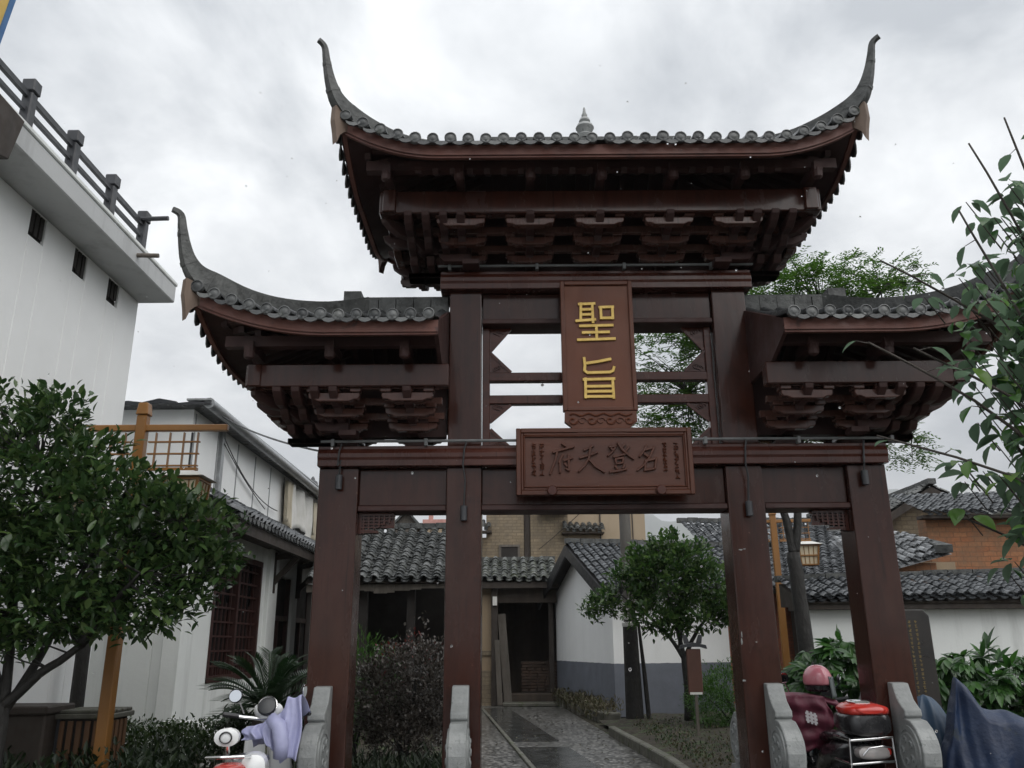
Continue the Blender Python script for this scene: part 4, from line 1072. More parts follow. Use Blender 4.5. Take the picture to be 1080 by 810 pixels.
# ------------------------------------------------------------------ ochre timber lantern posts
def lantern_post(label, loc, rz):
    t_ = thing('lantern_post', label, 'lantern post', loc, rz, 'ochre timber lantern posts')
    MB().prism([(-.085,-.085),(.085,-.085),(.085,.085),(-.085,.085)], lambda a_, b_: (a_*.72, b_*.72, 0), lambda a_, b_: (a_*.64, b_*.64, 3.99)).build('post', M['yellow'], t_, bevel=.01)
    MB().prism([(-.08,-.08),(.08,-.08),(.08,.08),(-.08,.08)], lambda a_, b_: (a_*.85, b_*.85, 3.992), lambda a_, b_: (a_*.66, b_*.66, 4.13)).build('post_cap', M['yellow'], t_, bevel=.01)
    MB().box(-.93,.93,-.035,.035,3.815,3.885).build('cross_arm', M['yellow'], t_, bevel=.008)
    m = MB()
    for s in (-1, 1):
        for k in range(4): m.box(*sorted((s*(.16+.15*k), s*(.17+.15*k))), -.02, .02, 3.40, 3.80)
        for k in range(3): m.box(*sorted((s*.087, s*.64)), -.018, .018, 3.43+.13*k, 3.445+.13*k)
        m.box(*sorted((s*.087, s*.64)), -.028, .028, 3.385, 3.415)
    m.build('lattice_panel', M['yellow'], t_)
    for s in (-1, 1):
        x = s*.55
        ln_ = MB().prism([(-.17,-.17),(.17,-.17),(.17,.17),(-.17,.17)], lambda a_, b_: (x+a_*.8, b_*.8, 2.86), lambda a_, b_: (x+a_, b_, 3.26)).build('lantern', M['lampshade'], t_)
        f = MB()
        for (a_, b_) in ((-1,-1),(1,-1),(1,1),(-1,1)):
            f.bar((x+a_*.142, b_*.142, 2.84), (x+a_*.176, b_*.176, 3.28), .03, .03)
        for z, w_ in ((2.85,.145),(3.27,.178),(3.05,.162)):
            for q in (-1, 1): f.box(x-w_, x+w_, q*w_-.012, q*w_+.012, z-.014, z+.014); f.box(x+q*w_-.012, x+q*w_+.012, -w_+.013, w_-.013, z-.014, z+.014)
        for k in (-1, 0, 1):
            for q in (-1, 1): f.bar((x+k*.07, q*.142, 2.85), (x+k*.085, q*.173, 3.27), .012, .012); f.bar((x+q*.142, k*.07, 2.85), (x+q*.173, k*.085, 3.27), .012, .012)
        f.build('lantern_frame', M['yellow'], ln_)
        MB().prism([(-.25,-.25),(.25,-.25),(.25,.25),(-.25,.25)], lambda a_, b_: (x+a_, b_, 3.29), lambda a_, b_: (x+a_*.35, b_*.35, 3.37)).build('lantern_roof', M['cloth'], ln_, bevel=.006)
        MB().tube([(x,0,3.37),(x,0,3.80)], .012, 6).build('hanger', M['iron'], ln_)
    return t_
lp = lantern_post('ochre timber lantern post rising behind the dense left tree', (-4.0, 8.8, 0), 0)
c = copy_tree(lp); c.location = (5.98, 19.4, .4); c.scale = (1.25, 1.25, 1); c.rotation_euler = (0,0,R(-8)); c['label'] = 'ochre lantern post seen between the two right columns'

# ------------------------------------------------------------------ hall behind the left bay
hl = thing('tiled_hall', 'open dark hall under grey tile roof behind the left bay', 'house', (-2.6, 17, 0))
m = MB(); tile_slope(m, (-4.12,16.9,2.80), (-.9,16.9,2.80), (-.9,19.2,4.08), (-4.12,19.2,4.08), .25, .12, .014); rf = wb(m, 'roof', M['oldtile'], hl)
m = MB(); ridge_bar(m, (-3.45,19.2,4.17), (-.9,19.2,4.17), .2, .12, 9); ridge_bar(m, (-4.12,19.25,4.08), (-3.5,19.25,4.08), .18, .1, 3); wb(m, 'ridge', M['ridge'], rf)
m = MB().add([(-4.1,16.95,2.76),(-.9,16.95,2.76),(-.9,19.2,4.0),(-4.1,19.2,4.0)], [(0,1,2,3)]); m.add([(-4.1,21.5,2.76),(-.9,21.5,2.76),(-.9,19.22,4.02),(-4.1,19.22,4.02)], [(0,1,2,3)]); wb(m, 'roof_boards', M['darkwood'], rf)
m = MB(); x = -4.1
while x < -.95:
    w_ = rnd.uniform(.12,.3); zb = 2.56+rnd.uniform(0,.10); m.box(x, min(x+w_, -.9), 17.05, 17.08, zb, 2.74); x += w_+.004
wb(m, 'torn_eave_board', M['greywood'], rf)
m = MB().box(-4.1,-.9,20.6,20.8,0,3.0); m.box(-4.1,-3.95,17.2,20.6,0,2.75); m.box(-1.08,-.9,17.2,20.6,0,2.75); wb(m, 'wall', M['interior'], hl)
m = MB()
for x in (-3.8,-3.0,-2.05,-1.2): m.box(x-.08,x+.08,17.3,17.46,0,2.78)
wb(m, 'posts', M['interior'], hl)
fo = thing('gabled_roof_end', 'small grey gable end peeping above the tiled hall ridge', 'roof', (-3.2, 26, 0))
m = MB().prism([(-3.62,0),(-2.95,0),(-2.95,5.15),(-3.28,5.5),(-3.62,5.15)], lambda a_, b_: (a_,26.0,b_), lambda a_, b_: (a_,28.0,b_)); wb(m, 'wall', M['greywood'], fo)
m = MB()
for s in (-1,1): m.bar((-3.28,26.9,5.58),(-3.28+s*.52,26.9,5.06),2.2,.07,(0,1,0)) if False else m.add([(-3.28,25.8,5.60),(-3.28+s*.5,25.8,5.06),(-3.28+s*.5,28.1,5.06),(-3.28,28.1,5.60),(-3.28,25.8,5.52),(-3.28+s*.47,25.8,4.99),(-3.28+s*.47,28.1,4.99),(-3.28,28.1,5.52)],[(0,1,2,3),(4,7,6,5),(0,4,5,1),(1,5,6,2)])
wb(m, 'roof', M['oldtile'], fo)
m = MB(); ridge_bar(m, (-4.6,26.3,4.98), (-3.5,26.3,5.2), .16, .1, 5); wb(m, 'ridge', M['ridge'], fo)
pk = thing('roof_terrace', 'faded pink rooftop parapet beyond the tiled hall', 'roof', (-2.5, 29, 0))
m = MB().box(-3.05,-2.2,29,30,0,5.55); wb(m, 'wall', M['cream'], pk); m = MB().box(-3.1,-2.15,28.9,30.1,5.552,5.7); m.box(-2.9,-2.75,28.95,29.1,5.7,5.85); wb(m, 'parapet', pmat('faded pink tile', (.42,.2,.17), (.55,.3,.26), 6), pk)
ft_ = thing('temple_gable', 'small orange brown gabled roof with finial beyond white house', 'roof', (-7.2, 30, 0))
m = MB().prism([(-7.8,0),(-6.6,0),(-6.6,6.45),(-7.2,6.95),(-7.8,6.45)], lambda a_, b_: (a_,30.0,b_), lambda a_, b_: (a_,32.0,b_)); wb(m, 'wall', M['orangebrick'], ft_)
m = MB()
for s in (-1,1): m.add([(-7.2,29.8,7.06),(-7.2+s*.85,29.8,6.36),(-7.2+s*.85,32.1,6.36),(-7.2,32.1,7.06),(-7.2,29.8,6.96),(-7.2+s*.8,29.8,6.29),(-7.2+s*.8,32.1,6.29),(-7.2,32.1,6.96)],[(0,1,2,3),(4,7,6,5),(0,4,5,1),(1,5,6,2)])
wb(m, 'roof', M['oldtile'], ft_)
m = MB().lathe([(.1,7.0),(.2,7.1),(.17,7.22),(.08,7.28),(.06,7.36),(.01,7.42)], 10, (-7.2,29.9,0)); wb(m, 'finial', M['oldtile2'], ft_, smooth=True)

# ------------------------------------------------------------------ gate passage at the end of the path
pg = thing('gate_passage', 'low tiled passage with dark timber opening at path end', 'passage', (.1, 24.5, 0))
m = MB(); tile_slope(m, (-2.3,23.9,3.32), (1.25,23.9,3.28), (1.25,25.3,3.98), (-2.3,25.3,3.98), .27, .17, .016); rf = wb(m, 'roof', M['mosstile'], pg)
m = MB(); ridge_bar(m, (-2.3,25.35,4.0), (1.25,25.35,4.0), .22, .12, 9); wb(m, 'ridge', M['ridge'], rf)
m = MB().add([(-2.3,24.0,3.26),(1.25,24.0,3.22),(1.25,25.3,3.9),(-2.3,25.3,3.9)], [(0,1,2,3)]); m.box(-2.3,1.25,23.98,24.1,3.08,3.24); wb(m, 'roof_boards', M['darkwood'], rf)
m = MB().box(-2.3,-.58,24.35,24.6,.9,3.3); m.box(-.42,1.3,27.0,27.2,0,3.9); m.box(-2.3,-.58,27.0,27.2,0,3.9); wb(m, 'wall', M['tan'], pg)
m = MB().box(-2.3,-.58,24.32,24.58,0,.9); m.box(-2.3,-.58,24.30,24.36,1.3,1.42); wb(m, 'brick_footing', M['mudbrick'], pg)
m = MB().box(1.22,1.35,24.5,27.0,0,3.3); m.box(-.58,-.45,24.6,27.0,0,3.3); m.box(-.45,1.22,26.9,26.99,0,3.5); m.box(-.45,1.22,25.35,27.0,3.3,3.36); m.box(-.44,1.21,24.32,24.4,2.7,3.1); wb(m, 'inner_lining', M['passage'], pg)
m = MB().box(-.62,-.44,24.14,24.34,0,3.08); m.box(.98,1.12,24.5,24.62,.3,2.9); wb(m, 'door_post', M['darkwood'], pg, bevel=.01)
wb(MB().box(-.58,-.46,24.08,24.139,2.62,2.86), 'lamp_box', M['cloth'], pg)
wb(MB().box(-.44,1.24,24.3,24.75,.0,.30), 'threshold', M['passage'], pg, bevel=.02)
wb(MB().box(-.3,1.3,23.7,24.29,.0,.1), 'step', M['kerb'], pg, bevel=.02)
ldb = MB().bar((-.38,24.06,.02),(-.46,24.13,1.7),.14,.03,(0,1,0)); o = ldb.build('leaning_board', M['greywood'], bevel=.004); tag(o, 'narrow grey board leaning on the dark passage post', 'board')
ldb = MB().bar((-.16,24.27,.02),(-.34,24.44,2.4),.22,.03,(0,1,0)); o = ldb.build('leaning_board', M['greywood'], bevel=.004); tag(o, 'taller wide weathered board leaning inside the passage opening', 'board')
bp = thing('brick_stack', 'rough stack of old bricks inside the dark passage', 'brick stack', (.68, 25.1, .0))
m = MB()
for j in range(10):
    x = -.46-.02*(j%2)
    while x < .46:
        w_ = rnd.uniform(.16,.26); m.obox((x+w_/2, rnd.uniform(-.03,.03), .36+.08*j), (w_-.012, .2, .07), Matrix.Rotation(rnd.uniform(-.06,.06), 3, 'Z')); x += w_
m.build('bricks', pmat('dark brown brick', (.035,.024,.018), (.09,.055,.038), 4, (.7,.9), .4, 30), bp)  # dark brown tone varied by noise over the bricks
MB().box(-.48,.48,-.1,.15,0,.318).build('stack_base', M['darkwood'], bp)

# mud brick house behind the passage
mh = thing('mud_brick_house', 'tall yellow mud brick house behind the tiled passage', 'house', (1.5, 30, 0))
m = MB().box(-.95,.38,30,30.4,0,6.28); m.box(.62,1.95,30.0,30.4,0,6.4); m.box(.38,.62,30.2,30.4,0,6.3); m.box(-2.2,-.951,30.02,30.4,0,5.2)
wb(m, 'brick_wall', M['mudbrick'], mh)
m = MB().box(1.951,4.7,30.03,36,0,6.9); wb(m, 'plaster_wall', M['cream'], mh)
wb(MB().box(.40,.60,30.12,30.198,3.9,6.3), 'timber_post', M['darkwood'], mh)
w = wb(MB().box(-.42,.16,29.96,29.998,4.5,4.86), 'window', M['interior'], mh)
m = MB().box(-.5,.24,29.93,29.995,4.862,4.94); m.box(-.5,.24,29.93,29.995,4.42,4.498); m.box(-.5,-.422,29.94,29.995,4.498,4.862); m.box(.162,.24,29.94,29.995,4.498,4.862); wb(m, 'frame', M['greywood'], w)
m = MB(); tile_slope(m, (.9,29.4,6.12), (1.95,29.4,6.12), (1.95,30.5,6.6), (.9,30.5,6.6), .25, .16); tile_slope(m, (-1.35,29.6,5.45), (-.75,29.6,5.45), (-.75,30.3,5.8), (-1.35,30.3,5.8), .22, .14)
tile_slope(m, (1.72,29.55,5.38), (3.25,29.55,5.34), (3.25,30.0,5.62), (1.72,30.0,5.70), .22, .13, .02); wb(m, 'tile_canopy', M['oldtile'], mh)
m = MB().box(.9,1.95,29.42,30,6.02,6.08); m.box(-1.35,-.75,29.62,30.02,5.33,5.40); m.box(1.72,3.2,29.6,30.03,5.28,5.32); wb(m, 'canopy_board', M['darkwood'], mh)
m = MB(); m.tube([(3.1,30.0,4.0),(3.1,30.0,6.9)], .025, 6); m.tube([(4.25,30.0,4.0),(4.25,30.0,6.9)], .02, 6); wb(m, 'conduit', M['darkwood'], mh)
cable('thin slack cable crossing the yellow mud brick wall', sag((.9,29.8,4.75),(3.0,29.8,6.6),.05), .015, 'darkwood')

# white gabled house with blue grey dado, turned a little to the path
RZ = R(14.4)
wh = thing('white_gabled_house', 'white gabled house with blue grey dado and tiled roof beside path', 'house', (2.3, 20.3, 0), RZ)
GD, FL, EV, AP = 4.44, 2.95, 2.92, 3.98
m = MB().prism([(0,0),(GD,0),(GD,EV),(GD/2,AP),(0,EV)], lambda a_, b_: (0,a_,b_), lambda a_, b_: (FL,a_,b_)); m.build('wall', M['white_dado'], wh)
m = MB(); ov = .38
def rz_(y): return EV+.10+(AP-EV)*(y/(GD/2))
sl = (AP-EV)/(GD/2)
tile_slope(m, (-ov,-.42,EV+.12-.42*sl), (6.8,-.42,EV+.12-.42*sl), (6.8,GD/2,AP+.12), (-ov,GD/2,AP+.12), .2, .15, .014)
tile_slope(m, (6.8,GD+.42,EV+.12-.42*sl), (-ov,GD+.42,EV+.12-.42*sl), (-ov,GD/2,AP+.12), (6.8,GD/2,AP+.12), .24, .17, .018)
rf = m.build('roof', M['oldtile2'], wh)
m = MB(); ridge_bar(m, (-ov,GD/2,AP+.2), (6.8,GD/2,AP+.2), .2, .13, 18); m.build('ridge', M['ridge'], rf)
m = MB()
for s in (0, 1):
    ya, yb = (-.42, GD/2) if s == 0 else (GD+.42, GD/2)
    za, zb = EV-.42*sl, AP
    m.add([(-ov,ya,za+.06),(6.8,ya,za+.06),(6.8,yb,zb+.06),(-ov,yb,zb+.06),(-ov,ya,za),(6.8,ya,za),(6.8,yb,zb),(-ov,yb,zb)], [(0,1,2,3),(4,7,6,5),(0,4,5,1),(0,3,7,4),(1,5,6,2)])
m.build('roof_boards', M['interior'], rf)
m = MB()
for s in (0, 1):
    ya, yb = (-.42, GD/2) if s == 0 else (GD+.42, GD/2)
    za, zb = EV-.42*sl, AP
    m.add([(-ov-.03,ya,za-.20),(-ov-.03,yb,zb-.20),(-ov-.03,yb,zb+.09),(-ov-.03,ya,za+.09),(-ov+.02,ya,za-.20),(-ov+.02,yb,zb-.20),(-ov+.02,yb,zb+.09),(-ov+.02,ya,za+.09)], [(0,1,2,3),(4,7,6,5),(0,4,5,1),(3,2,6,7),(0,3,7,4),(1,5,6,2)])
m.build('verge_board', M['black'], rf)
m = MB().box(FL+.002,6.6,.02,.3,0,2.85); m.build('brick_wall', M['redbrick'], wh)
# stony strip with dry growth along the gable
def rowpts(p0, p1, w_, z0, z1, n):
    t = nr.random(n); a = np.array(p0); b_ = np.array(p1); d = (b_-a)/np.linalg.norm(b_-a); nrm_ = np.array([-d[1], d[0]])
    off = (nr.random(n)-.5)*w_; q = a+np.outer(t, b_-a)+np.outer(off, nrm_)
    return np.column_stack([q, z0+(z1-z0)*nr.random(n)**.7])
C = rowpts((1.32,24.2), (2.02,19.0), .55, .05, .34, 420)
P, D, U, l_, w_ = clumps(C, np.tile([0,0,.6], (len(C),1)), 8, .06, .10, .03, .3)
o = leaf_mesh('ground_cover', P, D, U, l_, w_, M['leaf_dry']); tag(o, 'dry brownish low growth along the foot of the white gable wall', 'ground cover'); o['kind'] = 'stuff'
m = MB()
for k in range(26):
    t = k/25; x = 1.32+.7*t; y = 24.2-5.2*t
    m.obox((x+rnd.uniform(-.06,.06), y, .08), (.34, .22, .24), Matrix.Rotation(rnd.uniform(-.3,.3), 3, 'Z'))
o = m.build('stone_edging', M['kerb'], bevel=.03, seg=2); struct(o)

# roofs and walls on the right
r2h = thing('tiled_house', 'long tiled roof rising behind the round-crowned tree', 'house', (7, 26, 0))
m = MB(); tile_slope(m, (5.62,24.6,4.05), (8.6,24.2,3.85), (8.6,27.2,5.2), (5.35,27.2,5.3), .21, .15, .014); rf = wb(m, 'roof', M['oldtile2'], r2h)
m = MB(); ridge_bar(m, (5.3,27.2,5.38), (8.6,27.2,5.3), .22, .14, 10); wb(m, 'ridge', M['ridge'], rf)
m = MB().prism([(0,0),(5.2,0),(5.2,3.6),(2.6,4.9),(0,3.75)], lambda a_, b_: (5.95,24.75+a_,b_), lambda a_, b_: (8.6,24.75+a_,b_*.96)); wb(m, 'wall', M['darkwood'], r2h)
bh = thing('tiled_house', 'wide dark tiled roof seen between the right columns', 'house', (8.2, 22, 0))
m = MB(); tile_slope(m, (6.35,20.6,2.86), (8.75,18.9,3.12), (11.2,24.6,4.86), (7.6,25.0,4.98), .21, .15, .014); rf = wb(m, 'roof', M['oldtile2'], bh)
m = MB(); ridge_bar(m, (7.5,25.0,5.05), (11.2,24.6,4.93), .22, .13, 10); ridge_bar(m, (8.7,24.85,5.15), (9.4,24.8,5.13), .3, .1, 3); wb(m, 'ridge', M['ridge'], rf)
m = MB().add([(6.4,20.7,2.78),(8.75,19.0,3.04),(11.2,24.6,4.76),(7.6,25.0,4.88)], [(0,1,2,3)]); wb(m, 'roof_boards', M['interior'], rf)
m = MB().add([(6.75,21.2,0),(9.1,19.5,0),(9.1,19.5,3.05),(6.75,21.2,2.95),(6.95,21.5,0),(9.3,19.8,0),(9.3,19.8,3.1),(6.95,21.5,3.0)], [(0,1,2,3),(4,7,6,5),(0,3,7,4),(1,5,6,2)]); wb(m, 'wall', M['darkwood'], bh)
yw = thing('yard_wall', 'long white yard wall with tiled coping behind the plants', 'wall', (7.5, 15, 0))
m = MB().box(4.95,13,15,15.3,0,2.12); wb(m, 'wall', M['white_dirty'], yw)
m = MB(); tile_slope(m, (4.85,14.6,2.28), (13,14.6,2.34), (13,15.9,2.86), (4.85,15.9,2.66), .18, .13, .014); rf = wb(m, 'coping', M['oldtile2'], yw)
m = MB().box(4.9,13,14.72,15.5,2.122,2.2); m.prism([(14.70,2.2),(15.9,2.2),(15.9,2.62),(14.66,2.235)], lambda a_, b_: (4.9,a_,b_), lambda a_, b_: (13,a_,b_)); wb(m, 'coping_board', M['darkwood'], rf)
m = MB(); ridge_bar(m, (4.85,15.9,2.72), (13,15.9,2.92), .18, .11, 18); wb(m, 'ridge', M['ridge'], rf)
mg = thing('gabled_house', 'yellow brick gable with dark verge above the tiled walls at right', 'house', (10.9, 22, 0))
m = MB().prism([(9.2,0),(12.6,0),(12.6,4.3),(10.85,5.2),(9.2,4.25)], lambda a_, b_: (a_,22,b_), lambda a_, b_: (a_,26,b_)); wb(m, 'wall', M['mudbrick'], mg)
m = MB()
for s, xe in ((-1, 9.0),(1,12.8)):
    m.add([(10.85,21.6,5.42),(xe,21.6,4.34),(xe,26,4.34),(10.85,26,5.42),(10.85,21.6,5.2),(xe,21.6,4.14),(xe,26,4.14),(10.85,26,5.2)], [(0,1,2,3),(4,7,6,5),(0,4,5,1),(1,5,6,2)])
rf = wb(m, 'roof', M['darkwood'], mg)
m = MB(); tile_slope(m, (9.0,21.6,4.37), (9.0,26,4.37), (10.85,26,5.46), (10.85,21.6,5.46), .24, .17); tile_slope(m, (12.8,26,4.37), (12.8,21.6,4.37), (10.85,21.6,5.46), (10.85,26,5.46), .24, .17); wb(m, 'roof_tiles', M['oldtile'], rf)
m = MB(); ridge_bar(m, (10.85,21.5,5.55), (10.85,24,5.55), .2, .14, 6); wb(m, 'ridge', M['ridge'], rf)
ob = thing('orange_brick_house', 'orange mud brick wall house with thin tile roof at right', 'house', (10.5, 19, 0))
m = MB().box(9.3,14.5,19,19.4,0,4.32); wb(m, 'wall', M['orangebrick'], ob)
m = MB(); tile_slope(m, (9.05,18.6,4.30), (14.5,18.6,4.36), (14.5,20.4,5.05), (9.2,20.4,4.95), .2, .15, .014); rf = wb(m, 'roof', M['oldtile2'], ob)
m = MB().box(9.1,14.5,18.68,19.0,4.2,4.27); wb(m, 'eave_board', M['darkwood'], rf)
gr = thing('grey_roof_house', 'distant grey roofed building at the right edge', 'house', (14.5, 24, 0))
m = MB().prism([(12.9,5.1),(17.5,5.1),(17.5,6.5),(15.2,6.55)], lambda a_, b_: (a_,24,b_), lambda a_, b_: (a_,28,b_)); wb(m, 'roof', M['soffit'], gr); m = MB().box(13.2,17.4,24.2,28,0,5.098); wb(m, 'wall', M['white_dirty'], gr)
lr = thing('lean_to', 'low lean-to with pale tile roof against the orange brick', 'lean-to', (8.3, 17, 0))
m = MB(); tile_slope(m, (6.9,16.7,2.86), (8.75,16.9,3.30), (8.55,18.4,3.82), (6.9,18.4,3.74), .2, .13, .03); m.add([(6.9,16.72,2.8),(8.7,16.9,3.24),(8.5,18.4,3.76),(6.9,18.4,3.68)], [(0,1,2,3)]); wb(m, 'roof', tilemat('wet pale tile', (.09,.095,.1), (.25,.26,.27), None, .6, (.45,.46,.47), (.15,.4)), lr)
m = MB(); ridge_bar(m, (8.5,16.75,3.34), (8.95,18.6,3.66), .28, .16, 4); wb(m, 'ridge', M['ridge'], lr)
m = MB().box(7.0,8.5,17.2,17.4,0,3.1); wb(m, 'wall', M['orangebrick'], lr)
m = MB().box(8.5,9.4,18.2,18.5,0,3.2); wb(m, 'end_wall', M['tan'], lr)

# ------------------------------------------------------------------ wet air: far hills fade, near things stay clear
m_, nt_, b_, o_ = newmat('wet air'); nt_.nodes.remove(b_)
pv = nt_.nodes.new('ShaderNodeVolumePrincipled'); pv.inputs['Color'].default_value = (.96,.975,1,1); pv.inputs['Density'].default_value = .0003
nt_.links.new(pv.outputs[0], o_.inputs['Volume'])
hz_ = MB().box(-4700,4700,-450,5000,-1.5,700).build('haze', m_); hz_['kind'] = 'stuff'
# ------------------------------------------------------------------ trees and plants
def tree(name, label, base, trunk, limbs, lobes, ncl, per, ln, wd, leaf, bark, r0, spread=.07, group=None, shell=.5, up=.4, extra=None):
    t_ = thing(name, label, 'tree', base, 0, group); b0 = Vector(base)
    m = MB(); limb(m, [Vector(p)-b0 for p in trunk], r0, r0*.62, 9, .006)
    for pts in limbs: limb(m, [Vector(p)-b0 for p in pts], r0*.5, r0*.12, 6, .008)
    lb_ = [(l[0]-b0.x, l[1]-b0.y, l[2]-b0.z, *l[3:]) for l in lobes]
    C, O = lobe_points(lb_, ncl, shell)
    ends = [Vector(p[j]).lerp(Vector(p[j+1]), t_k)-b0 for p in limbs for j in range(1, len(p)-1) for t_k in (.2,.45,.7,1.0)]
    for k in range(0, len(C), 3):                  # twigs from the nearest limb end out to the leaf clumps
        c = Vector(C[k]); e = min(ends, key=lambda q: (q-c).length)
        mid_ = e.lerp(c, .5)+Vector((rnd.uniform(-.06,.06), rnd.uniform(-.06,.06), -.05*(c-e).length))
        m.tube([e, mid_, c], [r0*.07+.002, r0*.05+.0015, .0015], 4, False)
    m.build('trunk', M[bark], t_, smooth='all')
    P, D, U, l_, w_ = clumps(C, O, per, spread, ln, wd, up)
    leaf_mesh('crown', P, D, U, l_, w_, M[leaf], t_, .2, .1, hi=True)
    return t_
T = 7.7
tree('osmanthus_tree', 'dense dark evergreen tree at left in front of the tall white wall', (-4.42,T,0),
     [(-4.42,T,0),(-4.40,T,.6),(-4.40,T,1.15)],
     [[(-4.40,T,1.1),(-4.42,T,1.8),(-4.45,T-.05,2.4),(-4.4,T,3.2)], [(-4.40,T,1.1),(-4.1,T-.05,1.38),(-3.75,T-.1,1.62),(-3.4,T-.1,2.2),(-3.1,T-.1,2.7)], [(-4.40,T,1.05),(-4.2,T+.1,1.5),(-4.0,T+.1,2.1),(-3.7,T+.2,2.9)], [(-4.42,T,1.2),(-4.7,T,1.8),(-5.0,T,2.5)], [(-3.75,T-.1,1.62),(-3.5,T-.25,1.9),(-3.2,T-.35,2.2)]],
     [(-4.55,T,3.05,.7,.6,.65),(-4.75,T,2.4,.55,.55,.5),(-3.85,T,2.80,.62,.6,.42),(-3.3,T,2.66,.5,.5,.36),(-3.75,T-.1,2.35,.7,.6,.38),(-2.92,T,2.60,.34,.35,.32),(-2.82,T-.05,2.25,.27,.3,.24),(-3.3,T-.15,2.04,.5,.4,.26),(-4.2,T-.2,1.92,.5,.45,.26),(-3.75,T-.2,1.88,.45,.4,.2),(-4.85,T-.1,1.72,.4,.4,.28),(-4.45,T-.25,1.66,.3,.3,.16),(-3.35,T-.2,1.82,.3,.3,.12),(-4.3,T,3.68,.3,.3,.26),(-4.02,T+.05,3.30,.28,.3,.2),(-3.45,T+.05,3.02,.3,.3,.14),(-4.85,T,3.72,.42,.4,.22),(-2.66,T,2.45,.16,.2,.2),(-3.0,T-.1,1.92,.2,.25,.14)],
     1000, 15, .10, .046, 'leaf_osm', 'barkdark', .095, .062)
T = 16.9
tree('osmanthus_tree', 'round dark green tree in front of the white gabled house', (3.28,T,.2),
     [(3.28,T,.2),(3.30,T,.8),(3.26,T,1.35)],
     [[(3.26,T,1.3),(3.0,T,1.7),(2.6,T,2.1),(2.1,T,2.5)], [(3.26,T,1.3),(3.15,T,1.9),(3.0,T,2.6),(3.0,T,3.3)], [(3.26,T,1.3),(3.5,T,1.75),(3.8,T,2.15),(4.0,T,2.6)], [(3.2,T,1.5),(3.3,T+.2,2.0),(3.5,T+.3,2.9)]],
     [(3.0,T,2.75,.85,.75,.55),(2.2,T,2.45,.55,.5,.34),(3.75,T,2.55,.6,.55,.45),(3.35,T,3.15,.6,.55,.36),(2.6,T,3.0,.5,.5,.34),(1.72,T,2.28,.34,.3,.18),(1.45,T,2.14,.2,.2,.1),(2.6,T-.3,2.1,.6,.45,.24),(3.6,T-.2,2.1,.6,.45,.26),(3.05,T,3.42,.34,.3,.2),(4.1,T,2.2,.36,.35,.28),(3.22,T+.1,3.6,.13,.13,.13),(2.25,T,2.88,.3,.3,.18),(3.0,T-.35,1.9,.4,.3,.16)],
     640, 14, .115, .054, 'leaf_osm2', 'barkdark', .10, .07)
m = MB(); m.tube([(3.2,T,3.7),(3.17,T,4.1)], .006, 4)
# tall airy tree behind the right bay
AT = thing('feathery_tree', 'tall slender tree with airy feathery crown behind the right bay', 'tree', (4.33,13,0))
m = MB()
b0 = Vector((4.33,13,0))
def A(*p): return [Vector(q)-b0 for q in p]
limb(m, A((4.33,13,0),(4.32,13,1.2),(4.30,13,2.2),(4.28,13,2.9)), .125, .10, 10, .01)
LM = [A((4.28,13,2.85),(4.2,13,3.4),(4.0,13,4.2),(3.7,13,5.2),(3.2,13,6.2)), A((4.28,13,2.85),(4.42,13,3.5),(4.5,13.1,4.5),(4.7,13.1,5.8),(5.2,13.1,6.9)), A((4.5,13.1,4.5),(5.0,13,5.3),(5.6,13,6.2),(6.2,13,7.2)), A((4.0,13,4.2),(3.4,12.8,4.9),(2.8,12.8,5.4)), A((4.6,13,5.2),(5.3,12.8,5.4),(6.0,12.8,5.2),(6.3,12.9,4.7)), A((3.7,13,5.2),(3.9,13.4,6.3),(4.2,13.6,7.2))]
for q in LM: limb(m, q, .075, .02, 7, .015)
lob = [(2.75,12.9,6.1,.95,.9,.75),(2.6,12.9,5.1,.6,.6,.5),(3.4,12.9,5.6,.8,.8,.7),(4.0,13,6.9,1.1,1.0,.8),(5.1,13,7.2,1.0,.9,.62),(6.1,13,7.3,.75,.7,.55),(5.3,13,6.1,1.1,.9,.6),(3.3,12.9,4.6,.75,.7,.45),(6.1,12.9,4.55,.45,.4,.36),(5.6,12.9,5.0,.6,.5,.4),(4.6,13,5.0,.9,.7,.5),(6.75,13,7.45,.35,.35,.35)]
lobl = [(a-b0.x, b_-b0.y, c_, *r) for a, b_, c_, *r in lob]
C, O = lobe_points(lobl, 720, .25)
ends = [q[k] for q in LM for k in (2, -1)]
Ps, Ds = [], []
for k in range(len(C)):
    c = Vector(C[k]); e = min(ends, key=lambda q: (q-c).length)
    if k % 2 == 0: m.tube([e, e.lerp(c, .5)+Vector((0,0,.08)), c], [.016,.009,.003], 4, False)
    for f in range(5):                              # compound leaves: paired leaflets along a stalk
        d = Vector(O[k])*.5 + Vector(rdir(1)[0])*.9; d.z *= .6; d.normalize(); L0 = rnd.uniform(.2,.34)
        sd_ = d.cross(Vector((0,0,1))).normalized()
        for j in range(5):
            q = c + d*(L0*(j+1)/5) + Vector((0,0,-.12*L0*(j/5)**2))
            for s in (-1, 1): Ps.append(q); Ds.append(d*.55+sd_*s+Vector((0,0,rnd.uniform(-.25,.1))))
m.build('trunk', M['barkdark'], AT, smooth='all')
Pn, Dn = np.array(Ps), np.array(Ds); n_ = len(Pn)
leaf_mesh('crown', Pn, Dn, np.array([0,0,1.0])+rdir(n_)*.4, .08*(.7+.6*nr.random(n_)), .028*np.ones(n_), M['leaf_airy'], AT)

